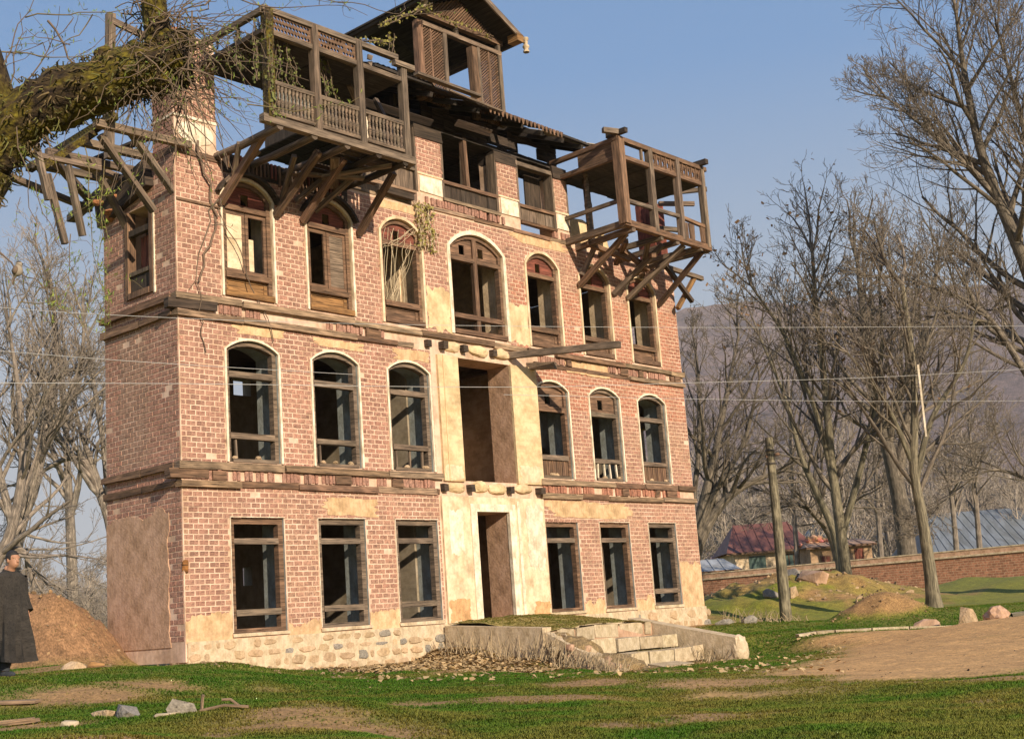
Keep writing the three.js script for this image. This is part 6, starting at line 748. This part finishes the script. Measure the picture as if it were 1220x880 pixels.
{
  const f = at(9, 808, 18.2), man = thing('person', 'man in a long dark cloak walking at the left edge, face turned towards the house', 'person', null, f); f.y = H(f.x, f.z); man.position.copy(f);
  const look = at(1500, 700, 10).sub(at(610, 700, 10)).setY(0).normalize(), toCam = camera.position.clone().sub(f).setY(0).normalize(); // body walks towards the right of the picture, half turned
  const fw = look.clone().multiplyScalar(0.75).addScaledVector(toCam, 0.66).normalize(); man.rotation.y = Math.atan2(fw.x, fw.z);   // local +z is forward
  const skin = mat(0.40, 0.20, 0.12, { rough: 0.6 }), cloth = mat(0.05, 0.042, 0.036, { map: T.grain, size: 0.5, rough: 1, bump: 0.003 }), dark = mat(0.035, 0.04, 0.05), hairM = mat(0.02, 0.016, 0.014, { rough: 0.7 });
  const HC = V(0, 1.6, 0.1);
  const head = (p0) => { const p = V(p0.x, p0.y, p0.z - 0.1); let d = ell(p, V(0, 1.635, 0.0), V(0.077, 0.098, 0.095)); d = smin(d, ell(p, V(0, 1.56, 0.038), V(0.056, 0.068, 0.062)), 0.03); d = smin(d, capsule(p, V(0, 1.625, 0.088), V(0, 1.582, 0.112), 0.009, 0.015), 0.014); d = smin(d, capsule(p, V(-0.045, 1.642, 0.078), V(0.045, 1.642, 0.078), 0.012, 0.012), 0.014); d = smin(d, capsule(p, V(-0.022, 1.545, 0.088), V(0.022, 1.545, 0.088), 0.009, 0.009), 0.008); for (const s of [-1, 1]) d = smin(d, ell(p, V(s * 0.08, 1.605, -0.005), V(0.012, 0.034, 0.02)), 0.008); for (const s of [-1, 1]) d = Math.max(d, -(p.distanceTo(V(s * 0.033, 1.618, 0.1)) - 0.013)); return smin(d, capsule(p, V(0, 1.38, -0.1), V(0, 1.55, 0.0), 0.066, 0.055), 0.03); };
  const hip = [V(-0.09, 0.92, 0), V(0.09, 0.92, 0)], knee = [V(-0.1, 0.5, 0.08), V(0.1, 0.5, -0.02)], ank = [V(-0.1, 0.09, 0.06), V(0.1, 0.1, -0.22)], sh = [V(-0.2, 1.4, -0.01), V(0.2, 1.4, -0.01)], el = [V(-0.27, 1.12, -0.06), V(0.27, 1.12, -0.05)], wr = [V(-0.28, 0.88, 0.06), V(0.28, 0.88, 0.05)];
  const body = (p) => { let d = ell(p, V(0, 1.2, 0), V(0.19, 0.27, 0.13)); d = smin(d, ell(p, V(0, 0.95, 0), V(0.17, 0.16, 0.13)), 0.08); d = smin(d, capsule(p, V(0, 1.38, -0.01), V(0, 1.5, 0), 0.07, 0.055), 0.05); for (const s of [0, 1]) { d = smin(d, capsule(p, V(0, 1.36, -0.01), sh[s].clone().add(V(0, -0.04, 0)), 0.06, 0.05), 0.04); d = smin(d, capsule(p, sh[s].clone().add(V(0, -0.05, 0)), el[s], 0.045, 0.042), 0.03); d = smin(d, capsule(p, el[s], wr[s], 0.045, 0.03), 0.02); d = smin(d, capsule(p, hip[s], knee[s], 0.088, 0.062), 0.04); d = smin(d, capsule(p, knee[s], ank[s], 0.058, 0.042), 0.02); } return d; };
  const b = new B(); b.soup(sdf(body, V(0, 0.8, 0), 0.86, 96), null, true); b.soup(sdf(head, HC, 0.26, 88).rotateY(0), null, true);
  for (const s of [0, 1]) { const w = wr[s], sg = s ? 1 : -1, F = [[0.03, 0.062, 0.0085], [0.01, 0.072, 0.009], [-0.01, 0.066, 0.0085], [-0.028, 0.052, 0.0075]]; const hand = (p) => { let d = ell(p, w.clone().add(V(0, -0.055, 0.01)), V(0.018, 0.055, 0.042)); for (const [z, l, r] of F) { const a = w.clone().add(V(0, -0.095, z + 0.01)), m1 = a.clone().add(V(-sg * 0.008, -l * 0.5, 0.004)), e1 = m1.clone().add(V(-sg * 0.022, -l * 0.45, 0.004)); d = Math.min(d, smin(capsule(p, a, m1, r, r * 0.95), capsule(p, m1, e1, r * 0.95, r * 0.8), 0.004)); } const t0 = w.clone().add(V(0, -0.035, 0.04)), t1 = t0.clone().add(V(-sg * 0.01, -0.035, 0.03)); return smin(d, capsule(p, t0, t1, 0.011, 0.009), 0.008); }; b.soup(sdf(hand, w.clone().add(V(0, -0.09, 0.01)), 0.12, 72), null, true); }
  b.mesh('body', skin, man);
  const hair = (p0) => { const p = V(p0.x, p0.y, p0.z - 0.1); return Math.max(ell(p, V(0, 1.648, -0.012), V(0.088, 0.104, 0.102)), -(p.y - 1.6 + (p.z > 0.05 ? -0.075 : p.z < 0 ? 0.05 : -0.01)), -(ell(p, V(0, 1.6, 0.07), V(0.062, 0.075, 0.07)))); }; new B().soup(sdf(hair, HC.clone().add(V(0, 0.04, 0)), 0.2, 72), null, true).mesh('hair', hairM, man);
  for (const s of [-1, 1]) { new B().soup(new THREE.SphereGeometry(0.0095, 10, 8).translate(s * 0.033, 1.618, 0.185), null, true).mesh('eye', M.concrete, man); new B().soup(new THREE.SphereGeometry(0.0065, 8, 6).translate(s * 0.033, 1.618, 0.1905), null, true).mesh('pupil', hairM, man); }
  { // cloak: one loose sheet falling from the shoulders to below the knee, sleeves hanging over the hands
    const rings = [[1.475, 0.075, 0.075, 0], [1.45, 0.11, 0.095, 0], [1.43, 0.2, 0.125, 0], [1.38, 0.262, 0.155, 0.003], [1.2, 0.27, 0.185, 0.008], [1.0, 0.275, 0.215, 0.014], [0.75, 0.295, 0.25, 0.03], [0.5, 0.325, 0.3, 0.042], [0.28, 0.355, 0.34, 0.05], [0.2, 0.37, 0.37, 0.056]], N = 48, c = new B(); const pt = (i, k) => { const [y, rx, rz, w] = rings[i], a = k / N * 6.2832; const q = 1 + (w / rx) * 1.3 * (Math.sin(a * 6 + 1 + 0.8 * y) + 0.7 * Math.sin(a * 11 + 2 + 2 * y) + 0.4 * Math.sin(a * 17 + 3 * y)); return V(Math.cos(a) * rx * q, y + (i > 7 ? 0.02 * Math.sin(a * 3) : 0), Math.sin(a) * rz * q - (1.4 - y) * 0.05); };
    for (let i = 0; i < rings.length - 1; i++) for (let k = 0; k < N; k++) { const P = [pt(i, k), pt(i, k + 1), pt(i + 1, k + 1), pt(i + 1, k)]; const u = k / N * 1.6; c.quad(P[0], P[1], P[2], P[3], [u, P[0].y], [u + 0.03, P[0].y], [u + 0.03, P[2].y], [u, P[2].y]); }
    c.mesh('cloak', cloth, man); for (const s of [0, 1]) { const w = wr[s].clone().lerp(el[s], 0.05); new B().tube([sh[s].clone().add(V(0, -0.02, 0)), sh[s].clone().lerp(el[s], 0.5), el[s], el[s].clone().lerp(w, 0.5), w.clone().add(V(0, 0, 0))], [0.1, 0.1, 0.09, 0.085, 0.09], 16, true).mesh('sleeve', cloth, man); }
    new B().soup(new THREE.TorusGeometry(0.075, 0.02, 8, 24).rotateX(Math.PI / 2 + 0.35).translate(0, 1.465, 0.025)).mesh('collar', cloth, man);
  }
  for (const s of [0, 1]) { new B().tube([knee[s], knee[s].clone().lerp(ank[s], 0.5), ank[s]], [0.085, 0.08, 0.07], 12).mesh('trouser_leg', dark, man); const a = ank[s]; new B().soup(sdf((p) => Math.max(smin(ell(p, V(a.x, 0.05, a.z - 0.01), V(0.045, 0.06, 0.06)), ell(p, V(a.x, 0.035, a.z + 0.1), V(0.047, 0.045, 0.12)), 0.03), -(p.y - 0.002)), V(a.x, 0.06, a.z + 0.05), 0.2, 48), null, true).mesh('shoe', dark, man); }
}
{
  const p = at(21, 322, 8.9), g = thing('sparrow', 'small sparrow perched on the thin hanging branch at left', 'bird', null, p), br = mat(0.16, 0.11, 0.075, { rough: 1 }), pale = mat(0.30, 0.25, 0.2, { rough: 1 }), dk = mat(0.05, 0.04, 0.035); g.scale.setScalar(0.72); g.rotation.y = 0.6;
  const bd = (q) => { let d = ell(q, V(0, 0, 0), V(0.042, 0.055, 0.045)); d = smin(d, ell(q, V(0, 0.06, 0.012), V(0.029, 0.028, 0.031)), 0.02); return smin(d, capsule(q, V(0, -0.03, -0.02), V(0, -0.06, -0.035), 0.025, 0.01), 0.02); };
  new B().soup(sdf(bd, V(0, 0.01, 0), 0.12, 56), null, true).mesh('body', pale, g); new B().soup(new THREE.SphereGeometry(0.0305, 14, 8, 0, 6.3, 0, 1.2).translate(0, 0.062, 0.01), null, true).mesh('cap', dk, g); new B().soup(new THREE.ConeGeometry(0.008, 0.022, 7).rotateX(Math.PI / 2).translate(0, 0.06, 0.052)).mesh('beak', dk, g); for (const s of [-1, 1]) { new B().soup(blob(1, 0.013, 0.042, 0.03, 0.1, 3, 2).rotateX(0.3).translate(s * 0.038, -0.005, -0.012), null, true).mesh('wing', br, g); new B().tube([V(s * 0.014, -0.045, 0.005), V(s * 0.014, -0.075, 0.012)], 0.003, 5).mesh('leg', dk, g); } new B().bar(V(0, -0.05, -0.03), V(0, -0.13, -0.055), 0.022, 0.006).mesh('tail', br, g);
}
renderer.render(scene, camera);
